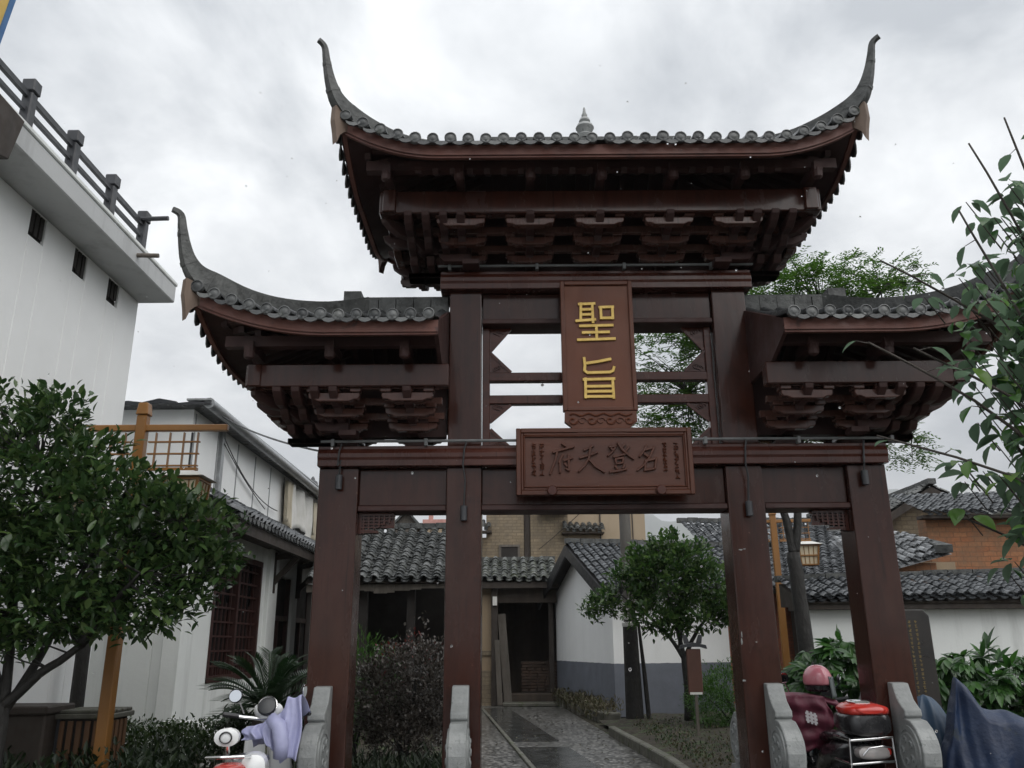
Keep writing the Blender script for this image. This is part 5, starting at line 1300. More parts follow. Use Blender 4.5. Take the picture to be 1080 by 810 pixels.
def bush(name, label, cat, lobes, ncl, per, ln, wd, leaf, base, stems=6, spread=.05, up=.4, extra=None, shell=.6):
    t_ = thing(name, label, cat, base); b0 = Vector(base)
    lb_ = [(l[0]-b0.x, l[1]-b0.y, l[2]-b0.z, *l[3:]) for l in lobes]
    m = MB()
    for k in range(stems):
        l_ = lb_[k % len(lb_)]; e = Vector((l_[0]+rnd.uniform(-.5,.5)*l_[3], l_[1]+rnd.uniform(-.5,.5)*l_[4], l_[2]+.4*l_[5]))
        limb(m, [Vector((rnd.uniform(-.08,.08), rnd.uniform(-.08,.08), 0)), e*.5+Vector((0,0,.05)), e], .022, .006, 5, .004)
    m.build('stems', M['barkdark'], t_, smooth='all')
    C, O = lobe_points(lb_, ncl, shell); C[:, 2] = np.maximum(C[:, 2], .05)
    P, D, U, l_, w_ = clumps(C, O, per, spread, ln, wd, up)
    leaf_mesh('foliage', P, D, U, l_, w_, M[leaf], t_)
    if extra:
        (ex_lobes, en, ep, eln, ewd, emat) = extra
        C, O = lobe_points([(l[0]-b0.x, l[1]-b0.y, l[2]-b0.z, *l[3:]) for l in ex_lobes], en, .8)
        P, D, U, l_, w_ = clumps(C, O, ep, spread, eln, ewd, .8); leaf_mesh('young_shoots', P, D, U, l_, w_, M[emat], t_)
    return t_
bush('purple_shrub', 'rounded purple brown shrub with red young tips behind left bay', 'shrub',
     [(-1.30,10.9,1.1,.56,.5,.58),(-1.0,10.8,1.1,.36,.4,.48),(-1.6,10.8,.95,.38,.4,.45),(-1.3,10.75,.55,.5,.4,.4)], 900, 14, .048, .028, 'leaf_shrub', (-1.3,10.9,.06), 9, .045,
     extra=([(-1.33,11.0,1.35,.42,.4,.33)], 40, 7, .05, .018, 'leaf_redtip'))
bush('green_shrub', 'feathery bright green shrub beside the purple shrub', 'shrub',
     [(-1.95,11.3,1.15,.5,.45,.52),(-2.3,11.4,.9,.35,.4,.5)], 300, 14, .09, .014, 'leaf_light', (-2.0,11.3,.05), 6, .06)
bush('round_bush', 'clipped round green bush beside the brown sign post', 'bush',
     [(3.95,16.0,.62,.78,.7,.62),(3.6,15.9,.5,.5,.5,.42)], 620, 13, .055, .02, 'leaf_light', (3.95,16.0,.12), 6, .05)
def hedge(name, label, x0, x1, y0, y1, h, n, leaf, ln=.06):
    t_ = thing(name, label, 'hedge', ((x0+x1)/2, (y0+y1)/2, .05))
    C = np.column_stack([(nr.random(n)-.5)*(x1-x0), (nr.random(n)-.5)*(y1-y0), h*nr.random(n)**.55])
    m = MB()
    for k in range(14): x = (rnd.random()-.5)*(x1-x0); m.tube([(x,0,0),(x+rnd.uniform(-.1,.1),rnd.uniform(-.2,.2),h*.8)], [.014,.005], 5)
    m.build('stems', M['barkdark'], t_)
    P, D, U, l_, w_ = clumps(C, np.tile([0,-.2,.5], (n,1)), 12, .05, ln, ln*.45, .4); leaf_mesh('foliage', P, D, U, l_, w_, M[leaf], t_)
hedge('hedge', 'clipped low hedge along the foot of the white house', -5.0, -3.4, 10.5, 11.2, .62, 430, 'leaf_hedge')
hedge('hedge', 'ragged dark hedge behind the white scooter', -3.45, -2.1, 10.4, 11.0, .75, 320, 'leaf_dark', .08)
# low plants: ground cover under the shrubs and by the left tree
def cover(label, x0, x1, y0, y1, z, n, leaf, ln, wd):
    C = np.column_stack([x0+(x1-x0)*nr.random(n), y0+(y1-y0)*nr.random(n), .04+z*nr.random(n)])
    P, D, U, l_, w_ = clumps(C, np.tile([0,0,.6], (n,1)), 9, .07, ln, wd, .5)
    o = leaf_mesh('ground_cover', P, D, U, l_, w_, M[leaf]); tag(o, label, 'ground cover'); o['kind'] = 'stuff'
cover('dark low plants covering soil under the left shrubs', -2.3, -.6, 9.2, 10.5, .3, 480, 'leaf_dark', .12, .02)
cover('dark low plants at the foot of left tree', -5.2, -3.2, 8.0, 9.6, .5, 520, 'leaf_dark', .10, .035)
cover('sparse weeds and litter on the soil right of the path', 2.3, 5.4, 10.5, 17.5, .06, 1300, 'leaf_dry', .045, .022)
cover('short green weeds on the soil right of the path', 2.3, 4.8, 11.5, 17.4, .08, 900, 'leaf_hedge', .045, .02)

# cycad
cy = thing('cycad', 'dark green cycad with arching fronds beside the leftmost column', 'cycad', (-2.72,9.9,.05))
m = MB(); m.lathe([(.16,0),(.2,.15),(.19,.6),(.15,.82),(.05,.9)], 12); m.build('stump', M['bark'], cy, smooth=True)
Ps, Ds, Us, m = [], [], [], MB()
for k in range(34):
    az = k*2.39996; el = .35+1.0*((k % 7)/6.); L0 = rnd.uniform(.85,1.15); d0 = Vector((math.cos(az)*math.cos(el), math.sin(az)*math.cos(el), math.sin(el)))
    pts = [Vector((0,0,.86)) + d0*L0*t + Vector((0,0,-.42*L0*t*t)) for t in [i/12 for i in range(13)]]
    m.tube(pts, [.009]*12+[.003], 4, False)
    for i in range(2, 13):
        for j in range(2):
            a_ = pts[i-1].lerp(pts[i], j*.5); t = (pts[i]-pts[i-1]).normalized(); sd_ = t.cross(Vector((0,0,1))).normalized()
            for s in (-1, 1): Ps.append(a_); Ds.append(sd_*s+t*.7+Vector((0,0,.25))); Us.append(Vector((0,0,1)))
m.build('frond_stalks', M['leaf_cycad'], cy)
Pn = np.array(Ps); leaf_mesh('fronds', Pn, np.array(Ds), np.array(Us)+rdir(len(Pn))*.2, .17, .016, M['leaf_cycad'], cy)

# beds of lobed leaves
def lobed_bed(label, cx, cy_, n, rx, ry, zlo, zhi, group=None):
    t_ = thing('lobed_plant', label, 'plant', (cx,cy_,.05)); Ps, Ds, Us, L_, W_ = [], [], [], [], []; m = MB()
    for k in range(n):
        a_ = rnd.random()*2*PI; r_ = math.sqrt(rnd.random()); b_ = Vector((math.cos(a_)*r_*rx*.5, math.sin(a_)*r_*ry*.5, 0))
        h = zlo+(zhi-zlo)*rnd.random(); tip = Vector((math.cos(a_)*r_*rx, math.sin(a_)*r_*ry, h*(1-.25*r_*r_)))
        m.tube([b_, b_.lerp(tip, .6)+Vector((0,0,.1)), tip], [.008,.006,.004], 4, False)
        f = (tip-b_); f.z = rnd.uniform(-.25,.25); f = (f.normalized()+Vector(rdir(1)[0])*.5).normalized(); nrm_ = Vector((rnd.uniform(-.4,.4), rnd.uniform(-.7,.2), 1)).normalized()
        x = f.cross(nrm_).normalized(); sz = rnd.uniform(.18,.30)
        for j in range(7):
            an = (-1.35+.45*j); d = f*math.cos(an)+x*math.sin(an)+Vector((0,0,-.25))
            Ps.append(tip); Ds.append(d); Us.append(nrm_); L_.append(sz*(1-.35*abs(j-3)/3)); W_.append(sz*.30)
    m.build('stalks', M['leaf_bed'], t_); leaf_mesh('leaves', np.array(Ps), np.array(Ds), np.array(Us), np.array(L_), np.array(W_), M['leaf_bed'], t_, .12, .15, hi=True)
lobed_bed('lobed glossy green plants between the two right columns behind the motorbike', 4.25, 11.2, 300, .8, .6, .6, 1.62)
lobed_bed('lobed glossy green plants behind the blue tarpaulin', 5.45, 10.3, 330, .9, .6, .5, 1.5)
lobed_bed('low yellow-green lobed plants left of the slender tree trunk', 3.85, 12.6, 60, .4, .4, .5, 1.25)
bush('dark_shrub', 'dark small-leaved shrub at the right edge beyond the tarpaulin', 'shrub', [(6.3,10.0,.8,.6,.5,.55),(5.9,9.7,.6,.4,.4,.45)], 260, 12, .06, .03, 'leaf_hedge', (6.2,9.9,.05), 5)

# broad leaved shrub leaning in from the right, close to the viewer
FT = thing('broad_leaved_shrub', 'close shrub of cane stems and broad drooping leaves at right edge', 'shrub', (3.35,4.3,0)); b0 = Vector((3.35,4.3,0))
m = MB(); Ps, Ds, Us, L_, W_ = [], [], [], [], []
canes = [((3.35,4.3,0),(3.05,4.2,1.9),(2.85,4.1,3.2),(2.51,4.0,4.2)), ((3.35,4.3,0),(3.15,4.2,2.0),(2.95,4.1,3.5),(2.73,4.0,4.36)), ((3.35,4.3,0),(3.0,4.1,1.8),(2.7,4.0,2.9),(2.39,4.0,3.79)),
         ((3.3,4.3,.9),(2.9,4.1,1.9),(2.4,4.0,2.55),(1.78,3.95,3.03)), ((3.3,4.3,.8),(2.9,4.1,1.7),(2.5,4.0,2.25),(1.78,4.0,2.56)), ((3.3,4.3,.9),(2.95,4.0,1.9),(2.55,3.95,2.6),(1.98,3.9,2.98)),
         ((3.35,4.3,.4),(3.1,4.2,2.2),(2.8,4.2,3.0),(1.98,4.1,3.55)), ((3.35,4.3,.4),(3.2,4.1,2.0),(3.0,3.9,2.8),(2.6,3.8,3.5)), ((3.35,4.3,.4),(3.1,4.4,1.5),(2.8,4.4,2.0),(2.3,4.3,2.2)), ((3.35,4.3,.3),(3.1,4.1,1.4),(2.85,3.9,1.75),(2.45,3.8,1.95)), ((3.4,4.3,.3),(3.35,4.2,2.2),(3.2,4.1,3.4),(2.95,4.0,4.5))]
for ci, q in enumerate(canes):
    pts = limb(m, [Vector(p)-b0+(Vector((rnd.uniform(-.05,.05), rnd.uniform(-.05,.05), rnd.uniform(-.05,.05))) if 0 < ip < 3 else Vector((0,0,0))) for ip, p in enumerate(q)], .015, .0048, 6, .005); n_ = len(pts)
    for i in range(4, n_-1):
        u = i/(n_-1)
        dens = (2 if i % 2 else 1) if u < .75 else 1
        if ci in (0,1,2) and u > .85 and i % 2: dens = 0
        for j in range(dens):
            p = pts[i].lerp(pts[i+1], rnd.random()); az = rnd.random()*2*PI
            ot = Vector((math.cos(az), math.sin(az)*.8, rnd.uniform(-.1,.45))).normalized(); pl = rnd.uniform(.03,.08)
            m.tube([p, p+ot*pl], [.0035,.002], 4, False)
            Ps.append(p+ot*pl); d = ot*.8+Vector((0,0,rnd.uniform(-.95,-.05))); Ds.append(d); Us.append(Vector((rnd.uniform(-.4,.4), rnd.uniform(-.4,.4), 1))); s_ = rnd.uniform(.6,1.1); L_.append(.13*s_); W_.append(.072*s_)
for k in range(450):        # fuller mass low and to the right
    c = Vector((rnd.gauss(2.70,.18), rnd.gauss(4.05,.22), rnd.gauss(2.60,.42)) if k < 330 else (rnd.gauss(2.86,.15), rnd.gauss(4.05,.15), rnd.gauss(3.45,.4)))-b0
    if c.z > 4.3 or c.x+b0.x < 2.3: continue
    e = c+Vector((.12,.05,-.14)); m.tube([e, c], [.005,.003], 4, False)
    for j in range(3):
        az = rnd.random()*2*PI; ot = Vector((math.cos(az), math.sin(az), rnd.uniform(-.2,.3)))
        Ps.append(c+ot*.03); Ds.append(ot*.8+Vector((0,0,rnd.uniform(-.9,0)))); Us.append(Vector((rnd.uniform(-.4,.4), rnd.uniform(-.4,.4), 1))); s_ = rnd.uniform(.55,1.1); L_.append(.125*s_); W_.append(.070*s_)
m.build('canes', M['bark'], FT, smooth='all')
leaf_mesh('leaves', np.array(Ps), np.array(Ds), np.array(Us), np.array(L_), np.array(W_), M['leaf_big'], FT, .16, .22, hi=True)

# ------------------------------------------------------------------ posts and boards
po = thing('utility_pole', 'weathered pole with dark wrapped foot before white gabled house', 'pole', (2.42,18.2,0))
MB().tube([(0,0,1.9),(-.005,0,4),(-.02,0,7.5)], [.13,.12,.10], 14).build('pole', M['concretepole'], po, smooth=True)
MB().tube([(.02,0,0),(.01,0,1.0),(0,0,2.0),(0,0,2.02)], [.185,.165,.148,.12], 14).build('pole_sleeve', M['barkdark'], po, smooth=True)
m = MB(); m.tube([(.3,-.05,0),(.25,-.03,1.0),(.18,0,2.0)], [.05,.045,.03], 7); m.build('stay', M['barkdark'], po, smooth=True)
m = MB(); m.lathe([(.155,1.92),(.165,1.95),(.165,2.0),(.14,2.02)], 14); m.box(-.14,-.02,-.16,-.12,2.06,2.4); m.build('band', M['cloth'], po, smooth=30)
sp_ = thing('sign_post', 'small brown sign board on thin post with roofed top', 'sign', (2.93,14.4,.1))
MB().box(-.022,.022,-.02,.02,0,.72).build('post', M['greywood'], sp_)
MB().box(-.115,.115,-.03,.03,.70,1.40).build('sign_board', M['brownsign'], sp_, bevel=.008)
MB().box(-.10,.10,-.034,.034,.70,.735).build('sign_foot', M['cloth'], sp_)
m = MB(); m.prism([(-.22,1.40),(-.2,1.46),(0,1.50),(.2,1.46),(.22,1.40),(.12,1.43),(-.12,1.43)], lambda a_, b_: (a_,-.07,b_), lambda a_, b_: (a_,.07,b_))
for s in (-1,1): m.prism([(s*.05,1.48),(s*.14,1.48),(s*.16,1.62),(s*.10,1.62)], lambda a_, b_: (a_,-.02,b_), lambda a_, b_: (a_,.02,b_))
m.build('sign_roof', M['iron'], sp_)
sb = thing('stele_board', 'black lacquered board with columns of gold lettering beside rightmost column', 'stele', (4.20,9.6,0))
MB().prism([(-.38,0),(.36,0),(.36,1.86),(.30,1.93),(-.38,1.93)], lambda a_, b_: (a_,-.04,b_), lambda a_, b_: (a_,.04,b_)).build('board', M['stele'], sb, bevel=.008)
g = MB()
for cx in (-.3,-.22,-.14,-.06,.02,.08,.13,.20):
    z = 1.80
    while z > .25: strokes(g, pseudo_glyph(cx, z, .032), lambda u, v, d: (u, -.041-d, v), .005, .003); z -= .045
g.build('gold_lettering', M['goldtext'], sb)

def interp(T, x):
    for i in range(len(T)-1):
        if x <= T[i+1][0]:
            t = (x-T[i][0])/(T[i+1][0]-T[i][0]); t = t*t*(3-2*t)*.5+t*.5; return T[i][1]+(T[i+1][1]-T[i][1])*t
    return T[-1][1]

# ------------------------------------------------------------------ scooters: local frame, +y ahead
def wheel(root, y, r=.225, name='wheel'):
    t = MB(); rot = Matrix.Rotation(R(90), 3, 'Y')
    t.lathe([(r-.07,-.045),(r-.02,-.05),(r,-.02),(r,.02),(r-.02,.05),(r-.07,.045)], 24, (0,y,r), rot); w_ = t.build('wheel', M['tyre'], root, smooth=30)
    h = MB(); h.lathe([(r-.072,-.03),(r-.09,-.032),(r-.09,.032),(r-.072,.03)], 24, (0,y,r), rot); h.lathe([(.045,-.05),(.045,.05)], 12, (0,y,r), rot)
    for k in range(6): a_ = k*PI/3; h.bar((0,y+.04*math.cos(a_),r+.04*math.sin(a_)), (0,y+(r-.09)*math.cos(a_),r+(r-.09)*math.sin(a_)), .03, .03, (1,0,0))
    h.build('rim', M['metalgrey'], w_)
def mirror(root, s, base, top, face_mat='mirror', r=.052, tilt=88, yaw=0):
    t_ = MB(); b_, p = Vector(base), Vector(top)
    t_.tube([b_, b_.lerp(p,.5)+Vector((0,.015,.02)), p], .007, 6); o = t_.build('mirror', M['chrome'], root, smooth=True)
    h = MB(); rot = Matrix.Rotation(R(yaw), 3, 'Z') @ Matrix.Rotation(R(90), 3, 'X')
    h.lathe([(r*.6,-.02),(r,-.005),(r+.006,.006)], 18, p+Vector((0,.01,.03)), rot); h.build('mirror_shell', M['vdark'], o, smooth=True)
    g_ = MB(); g_.lathe([(r-.002,0),(r-.002,.004)], 20, p+Vector((0,0,.03))+rot @ Vector((0,0,.009)), Matrix.Rotation(R(yaw), 3, 'Z') @ Matrix.Rotation(R(tilt), 3, 'X')); g_.build('mirror_glass', M[face_mat], o)
def scooter_base(root, body, seat_h=.78):
    wheel(root, -.62); wheel(root, .62)
    m = MB(); m.loft([(-.78,0,.70,.06,.03),(-.74,0,.66,.13,.09),(-.60,0,.63,.165,.12),(-.35,0,.60,.17,.14),(-.12,0,.52,.165,.17),(.02,0,.42,.15,.16),(.10,0,.33,.14,.08)], 18); m.build('body', M[body], root, smooth=50)
    m = MB(); m.box(-.15,.15,.02,.46,.25,.30); m.loft([(-.5,0,.34,.10,.09),(.1,0,.30,.12,.05)], 12); m.build('floorboard', M['vdark'], root, bevel=.01)
    m = MB(); m.grid(lambda u, v: ((u-.5)*(.40-.12*abs(v-.45)), .50-.16*v+.0-.09*(1-(2*u-1)**2)*-.6, .28+.66*v), 10, 10)
    o = m.build('front_shield', M[body], root, smooth='all'); s_ = o.modifiers.new('thick','SOLIDIFY'); s_.thickness = .03
    m = MB(); m.loft([(.40,0,.43,.02,.02),(.50,0,.47,.075,.03),(.66,0,.47,.08,.03),(.82,0,.36,.06,.02)], 12); m.build('front_fender', M[body], root, smooth=50)
    m = MB()
    for s in (-1,1): m.tube([(s*.055,.62,.225),(s*.055,.52,.55)], .018, 8)
    m.tube([(0,.50,.5),(0,.36,.98)], .025, 8); m.build('fork', M['chrome'], root, smooth=True)
    m = MB(); m.loft([(-.72,0,seat_h-.02,.09,.03),(-.55,0,seat_h,.14,.05),(-.25,0,seat_h-.02,.145,.05),(-.02,0,seat_h-.05,.10,.045)], 14); m.build('seat', M['vdark'], root, smooth=50)
    m = MB(); m.tube([(-.34,.27,1.05),(-.2,.33,1.02),(0,.35,1.0),(.2,.33,1.02),(.34,.27,1.05)], .014, 8); hb = m.build('handlebar', M['chrome'], root, smooth=True)
    for s in (-1,1): MB().tube([(s*.36,.262,1.052),(s*.24,.31,1.03)], .02, 8).build('grip', M['black'], hb, smooth=True)
    m = MB(); m.tube([(0,-.62,.225),(0,-.3,.3)], .05, 8); m.box(-.03,.03,-.62,-.2,.2,.3); m.build('engine', M['vdark'], root)
    MB().tube([(.13,-.1,.2),(.15,-.4,.24),(.16,-.75,.3)], [.02,.04,.045], 10).build('exhaust', M['metalgrey'], root, smooth=True)
    MB().tube([(-.05,-.05,.26),(-.16,-.02,.02)], .012, 6).build('side_stand', M['iron'], root)
    return hb
sc = thing('scooter', 'white scooter with red tail lamp parked beside the leftmost column', 'scooter', (-2.06,7.30,0), R(5))
scooter_base(sc, 'vwhite')
m = MB(); m.loft([(.26,0,1.06,.05,.03),(.32,0,1.08,.12,.06),(.40,0,1.05,.12,.075),(.48,0,1.0,.08,.05)], 16); hc = m.build('handlebar_cowl', M['vwhite'], sc, smooth=50)
MB().lathe([(.075,0),(.08,.02),(.07,.035),(.05,.04)], 18, (0,.27,1.10), Matrix.Rotation(R(60),3,'X')).build('instrument_dial', M['dial'], hc, smooth=30)
m = MB(); m.tube([(.078*math.cos(i*PI/10), .262+.04*math.sin(i*PI/10), 1.118+.068*math.sin(i*PI/10)) for i in range(21)], .007, 6); m.build('dial_rim', M['chrome'], hc, smooth=True)
MB().lathe([(.07,0),(.07,.03),(.05,.05)], 18, (0,.475,.99), Matrix.Rotation(R(-90),3,'X')).build('headlight', M['clearlens'], hc, smooth=30)
mirror(sc, -1, (-.2,.32,1.05), (-.265,.25,1.165), tilt=70); mirror(sc, 1, (.2,.32,1.05), (.29,.29,1.20), tilt=90, yaw=80)
# backrest with a ring, rear carrier, lamp and painted letters
m = MB(); m.loft([(-.76,-.09,.965,.02,.02),(-.74,-.09,.965,.088,.062),(-.68,-.09,.965,.088,.062),(-.66,-.09,.965,.05,.03)], 18, 2.2); bk_ = m.build('backrest', M['vwhite'], sc, smooth=50)
m = MB(); m.tube([(-.09+.042*math.cos(a_), -.763, .965+.038*math.sin(a_)) for a_ in [i*PI/10 for i in range(21)]], .006, 6); m.build('backrest_ring', M['vdark'], bk_, smooth=True)
m = MB(); m.tube([(-.09,-.70,.91),(-.09,-.66,.83)], .018, 8); m.tube([(-.21,-.62,.82),(-.2,-.82,.84),(-.08,-.90,.85),(.07,-.87,.85),(.12,-.7,.83)], .011, 8); m.build('carrier', M['chrome'], sc, smooth=True)
m = MB(); m.loft([(-.84,-.04,.745,.02,.02),(-.82,-.04,.745,.115,.05),(-.74,-.04,.745,.13,.055)], 16); m.build('tail_lamp', M['redlens'], sc, smooth=50)
m = MB(); m.loft([(-.80,.12,.76,.03,.03),(-.77,.12,.765,.085,.085),(-.62,.10,.75,.10,.11),(-.40,.07,.70,.10,.12)], 18); fp = m.build('side_panel', M['vwhite'], sc, smooth=50)
g = MB(); strokes(g, [[(-.055,.06),(-.055,-.05)], [(-.03,-.05),(-.03,.06),(.0,-.05),(.0,.06)], [(.025,.055),(.025,-.045),(.05,-.045),(.05,.055),(.025,.055)]], lambda u, v, d: (.125+u*.9, -.803-d+.02*abs(u)*4, .735+v*.45), .011, .006); g.build('lettering', M['vdark'], fp)
# raincoat thrown over the handlebar
rc = thing('raincoat', 'lilac raincoat draped over the white scooter handlebar', 'raincoat', (-1.99,7.45,.74))
def coat(u, v):
    lo = [(0,.87),(.3,.88),(.5,.82),(.72,.70),(.85,.74),(1,.72)]; hi = [(0,.95),(.3,1.0),(.5,1.06),(.66,1.10),(.72,1.19),(1,1.205)]
    zl, zh = interp(lo, u), interp(hi, u); x = -2.2+.47*u+1.99
    f = .022*math.sin(u*23+1.5*v)+.014*math.sin(u*41+3*v+1)+.012*math.sin(v*9+u*12)
    if v < .7: t = v/.7; z = zl+(zh-zl)*t; y = -.16+.05*t*t+f*(1.15-t*.8)
    else: t = (v-.7)/.3; z = zh-.16*t*t+.01*math.sin(u*20); y = -.11+.26*t+f*.3
    return (x+.015*math.sin(v*8+u*5), y, z-.74)
m = MB(); m.grid(coat, 60, 40)
o = m.build('coat', M['purple'], rc, smooth='all'); s_ = o.modifiers.new('thick','SOLIDIFY'); s_.thickness = .008
m = MB(); m.tube([(.02,-.17,.30),(.10,-.20,.24),(.13,-.20,.10),(.12,-.19,.0)], [.05,.065,.06,.055], 12); o = m.build('sleeve', M['purple'], rc, smooth='all')

mb_ = thing('motorbike', 'dark motorbike with red-lidded top box between the two right columns', 'motorbike', (3.04,8.78,0), R(3))
scooter_base(mb_, 'vdark')
m = MB(); m.loft([(-.99,0,.915,.15,.07),(-.95,0,.915,.185,.10),(-.72,0,.915,.195,.105),(-.58,0,.915,.17,.09)], 20, 3.4); tbx = m.build('top_box', M['vdark'], mb_, smooth=50)
m = MB(); m.loft([(-.995,0,1.015,.12,.015),(-.95,0,1.02,.18,.05),(-.72,0,1.025,.19,.065),(-.60,0,1.02,.15,.04)], 20, 2.8); m.build('box_lid', M['redlens'], tbx, smooth=50)
m = MB(); m.loft([(-1.008,.0,1.02,.10,.018),(-.99,0,1.03,.13,.03),(-.90,0,1.045,.14,.03)], 16, 2.6); m.build('box_reflector', M['redlens'], tbx, smooth=50)
m = MB(); m.loft([(-.86,-.01,1.085,.07,.012),(-.8,-.01,1.09,.10,.016),(-.7,-.01,1.09,.08,.012)], 14); m.build('lid_badge', M['chrome'], tbx, smooth=50)
m = MB()
for z, w_ in ((.79,.19),(.60,.20)): m.tube([(-w_,-.6,z),(-w_,-.92,z-.01),(w_,-.92,z+.012),(w_,-.6,z)], .011, 8)
for s in (-1,1): m.tube([(s*.19,-.92,.80),(s*.20,-.92,.52)], .010, 8)
m.tube([(-.09,-.93,.66),(-.04,-.95,.72),(.08,-.95,.735),(.17,-.94,.72)], .008, 8); m.build('rear_rack', M['chrome'], mb_, smooth=True)
m = MB(); m.loft([(-.92,.03,.675,.10,.03),(-.90,.03,.675,.14,.052),(-.80,.03,.67,.14,.055)], 18, 2.8); m.build('tail_lamp', M['clearlens'], mb_, smooth=50)
MB().loft([(-.905,.155,.685,.02,.025),(-.89,.155,.685,.03,.035),(-.84,.15,.685,.03,.035)], 12).build('indicator', M['redlens'], mb_, smooth=50)
mirror(mb_, -1, (-.2,.32,1.05), (-.29,.27,1.22), tilt=98); mirror(mb_, 1, (.2,.32,1.05), (.29,.27,1.20), tilt=98, yaw=60)
cv = thing('wind_apron', 'burgundy quilted wind apron over the motorbike handlebars', 'apron', (2.90,8.95,.6))
def apron(u, v):
    a_ = -1.0+2.0*u; w_ = .27-.05*v+.06*math.sin(v*3)
    x = -.05+w_*math.sin(a_*1.25)+.02*math.sin(v*12)
    y = -.10-.16*math.cos(a_*1.25)+.05*(1-v)+.02*math.sin(u*19+v*5)+.015*math.sin(v*21)
    z = .02+.47*v+.04*math.sin(u*PI*.8)-.05*u*v+.03*math.sin(u*12)*(1-v)-.10*u*(1-v)
    return (x-.10*(1-v)*.4, y, z)
m = MB(); m.grid(apron, 34, 26); m.grid(lambda u, v: (-.30+.62*u, -.10+.26*v+.02*math.sin(u*15), .475+.03*math.sin(u*PI)+.04*math.sin(v*PI)-.07*u), 20, 8)
o = m.build('apron_cloth', M['burgundy'], cv, smooth='all'); s_ = o.modifiers.new('thick','SOLIDIFY'); s_.thickness = .03
m = MB(); m.loft([(-.10,-.20,.43,.08,.06),(0,-.19,.44,.11,.075),(.12,-.16,.44,.08,.06)], 14); m.build('hand_muff', M['burgundy'], cv, smooth=60)
g = MB(); strokes(g, [[(-.05,.03),(.05,.03)],[(-.05,0),(.05,0)],[(-.05,-.03),(.05,-.03)],[(-.035,.05),(-.035,-.05)],[(0,.05),(0,-.05)],[(.035,.05),(.035,-.05)]], lambda u, v, d: (-.045+u, -.292-d, .30+v-u*.3), .02, .006); g.build('emblem', M['screen'], cv)
he = thing('helmet', 'pink open helmet with smoked visor on the motorbike handlebar', 'helmet', (3.07,9.0,1.15))
m = MB()
def hel(u, v):
    a_ = 2*PI*u; p = v*PI*.60; r_ = .135*math.sin(p)**.9 if v else 0
    return (r_*math.cos(a_)*.95, r_*math.sin(a_)*1.08, .08+.135*math.cos(p))
m.grid(hel, 28, 14); o = m.build('shell', M['pink'], he, smooth='all'); s_ = o.modifiers.new('thick','SOLIDIFY'); s_.thickness = .012
m = MB(); m.lathe([(.10,-.03),(.128,-.01),(.132,.03),(.12,.035)], 24, (0,0,0)); m.build('lining', M['vdark'], he, smooth=40)
m = MB(); m.grid(lambda u, v: (.150*math.cos(-1.15+2.3*u)+.02*(1-v), .158*math.sin(-1.15+2.3*u), -.085+.20*v), 18, 8); o = m.build('visor', M['visor'], he, smooth='all'); s_ = o.modifiers.new('thick','SOLIDIFY'); s_.thickness = .004
m = MB(); m.lathe([(.012,-.002),(.02,.003),(.01,.008)], 10, (.07,-.128,.10), Matrix.Rotation(R(90),3,'X')); m.build('visor_rivet', M['vdark'], he)
# vehicle under a blue tarpaulin
tp = thing('tarpaulin', 'dark blue tarpaulin draped over a parked motorbike', 'tarpaulin', (4.36,8.3,0), R(-6))
TPZ = [(-.56,.30),(-.42,.78),(-.31,1.16),(-.25,1.33),(-.19,1.27),(-.05,1.08),(.10,1.03),(.30,.99),(.42,.93),(.52,.72),(.60,.3)]
TPW = [(-.56,.05),(-.31,.10),(-.25,.07),(-.19,.12),(.0,.24),(.30,.25),(.48,.18),(.60,.05)]
def tarp(u, v):
    x = -.56+1.16*u; zt = interp(TPZ, x); w_ = interp(TPW, x); q = 2*v-1; a_ = abs(q); s_ = 1 if q > 0 else -1
    if a_ < .35: t = a_/.35; y = w_*t; z = zt-(.10*t*t+.02*math.sin(x*17+2))*min(1, zt)
    else:
        t = (a_-.35)/.65; y = w_+(.10+.10*t)*t; z = (zt-.10)*(1-t)+.02
    fold = (.035*math.sin(u*19+s_+3*a_)+.022*math.sin(u*31+2*s_-5*a_)+.008*math.sin(u*61+4*a_))*max(0, a_-.15)
    sagf = .03*math.sin(x*9+a_*5)*math.sin(a_*6)
    return (x+.03*math.sin(a_*5+u*7)*a_, s_*(y+fold)+sagf, max(.015, z*.95))
m = MB(); m.grid(tarp, 130, 70); o = m.build('tarp_cloth', M['tarp'], tp, smooth='all'); s_ = o.modifiers.new('thick','SOLIDIFY'); s_.thickness = .006
t2 = thing('tarpaulin', 'paler blue folded tarpaulin behind the stone scroll slab', 'tarpaulin', (4.0,8.75,0))
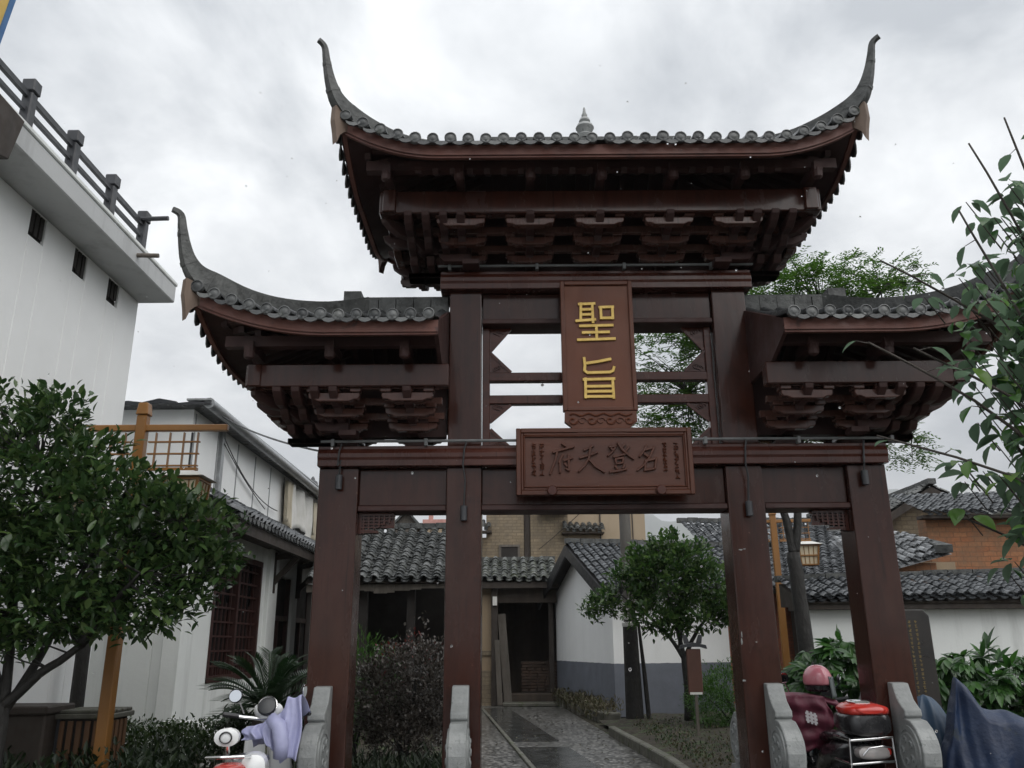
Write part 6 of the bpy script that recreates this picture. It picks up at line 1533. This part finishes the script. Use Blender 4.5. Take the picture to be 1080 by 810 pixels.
m = MB(); m.grid(lambda u, v: (.30*math.cos(2*PI*u)*(1-v)**.5*(1+.1*math.sin(u*50)), .3*math.sin(2*PI*u)*(1-v)**.5*(1+.1*math.sin(u*44)), max(.02, 1.10*(v**.45)+.05*math.sin(u*25)*(1-v))), 50, 20); o = m.build('tarp_cloth', M['tarplight'], t2, smooth='all')
bs = thing('basket_cover', 'blue checked cover over a basket at the right edge', 'cover', (4.85,8.0,0))
m = MB(); m.loft([(-.25,0,.7,.18,.20),(-.2,0,.7,.2,.22),(.2,0,.7,.2,.22),(.25,0,.7,.17,.19)], 18, 3.5); m.build('cover_cloth', M['tarp'], bs, smooth=50)
m = MB()
for k in range(6): z = .56+.06*k; m.box(-.19,.19,-.256,-.252,z-.004,z+.004)
for k in range(7): x = -.15+.05*k; m.box(x-.003,x+.003,-.2565,-.2525,.54,.88)
m.build('mesh_pattern', M['metalgrey'], bs); MB().tube([(0,0,0),(0,0,.5)], .05, 8).build('support', M['iron'], bs)

# fallen leaves on the wet path and kerb
n_ = 260
yy = 9.5+14*nr.random(n_)**1.3; P = np.column_stack([-.9+2.9*nr.random(n_)-.04*(yy-9), yy, np.full(n_, .012)])
D = rdir(n_); D[:, 2] = .12*nr.random(n_); o = leaf_mesh('fallen_leaves', P, D, np.array([0,0,1.0])+rdir(n_)*.15, .06*(.6+.6*nr.random(n_)), .026, M['leaf_dry'])
tag(o, 'small fallen leaves scattered on the wet pebble path', 'fallen leaves'); o['kind'] = 'stuff'

# rain in the air between the viewer and the gateway
m = MB(); k = 0
while k < 150:
    y = rnd.uniform(1.6, 7.4); x = rnd.uniform(-.62, .62)*y; z = 1.6+y*rnd.uniform(-.12, .85)
    if x < -5.2: continue
    r_ = rnd.uniform(.002, .0038); m.lathe([(r_*.35,-r_*.93),(r_*.8,-r_*.6),(r_,0),(r_*.8,r_*.6),(r_*.35,r_*.93)], 8, (x,y,z)); k += 1
o = m.build('raindrops', M['water'], smooth='all'); tag(o, 'scattered falling raindrops in the air before the gateway', 'rain'); o['kind'] = 'stuff'
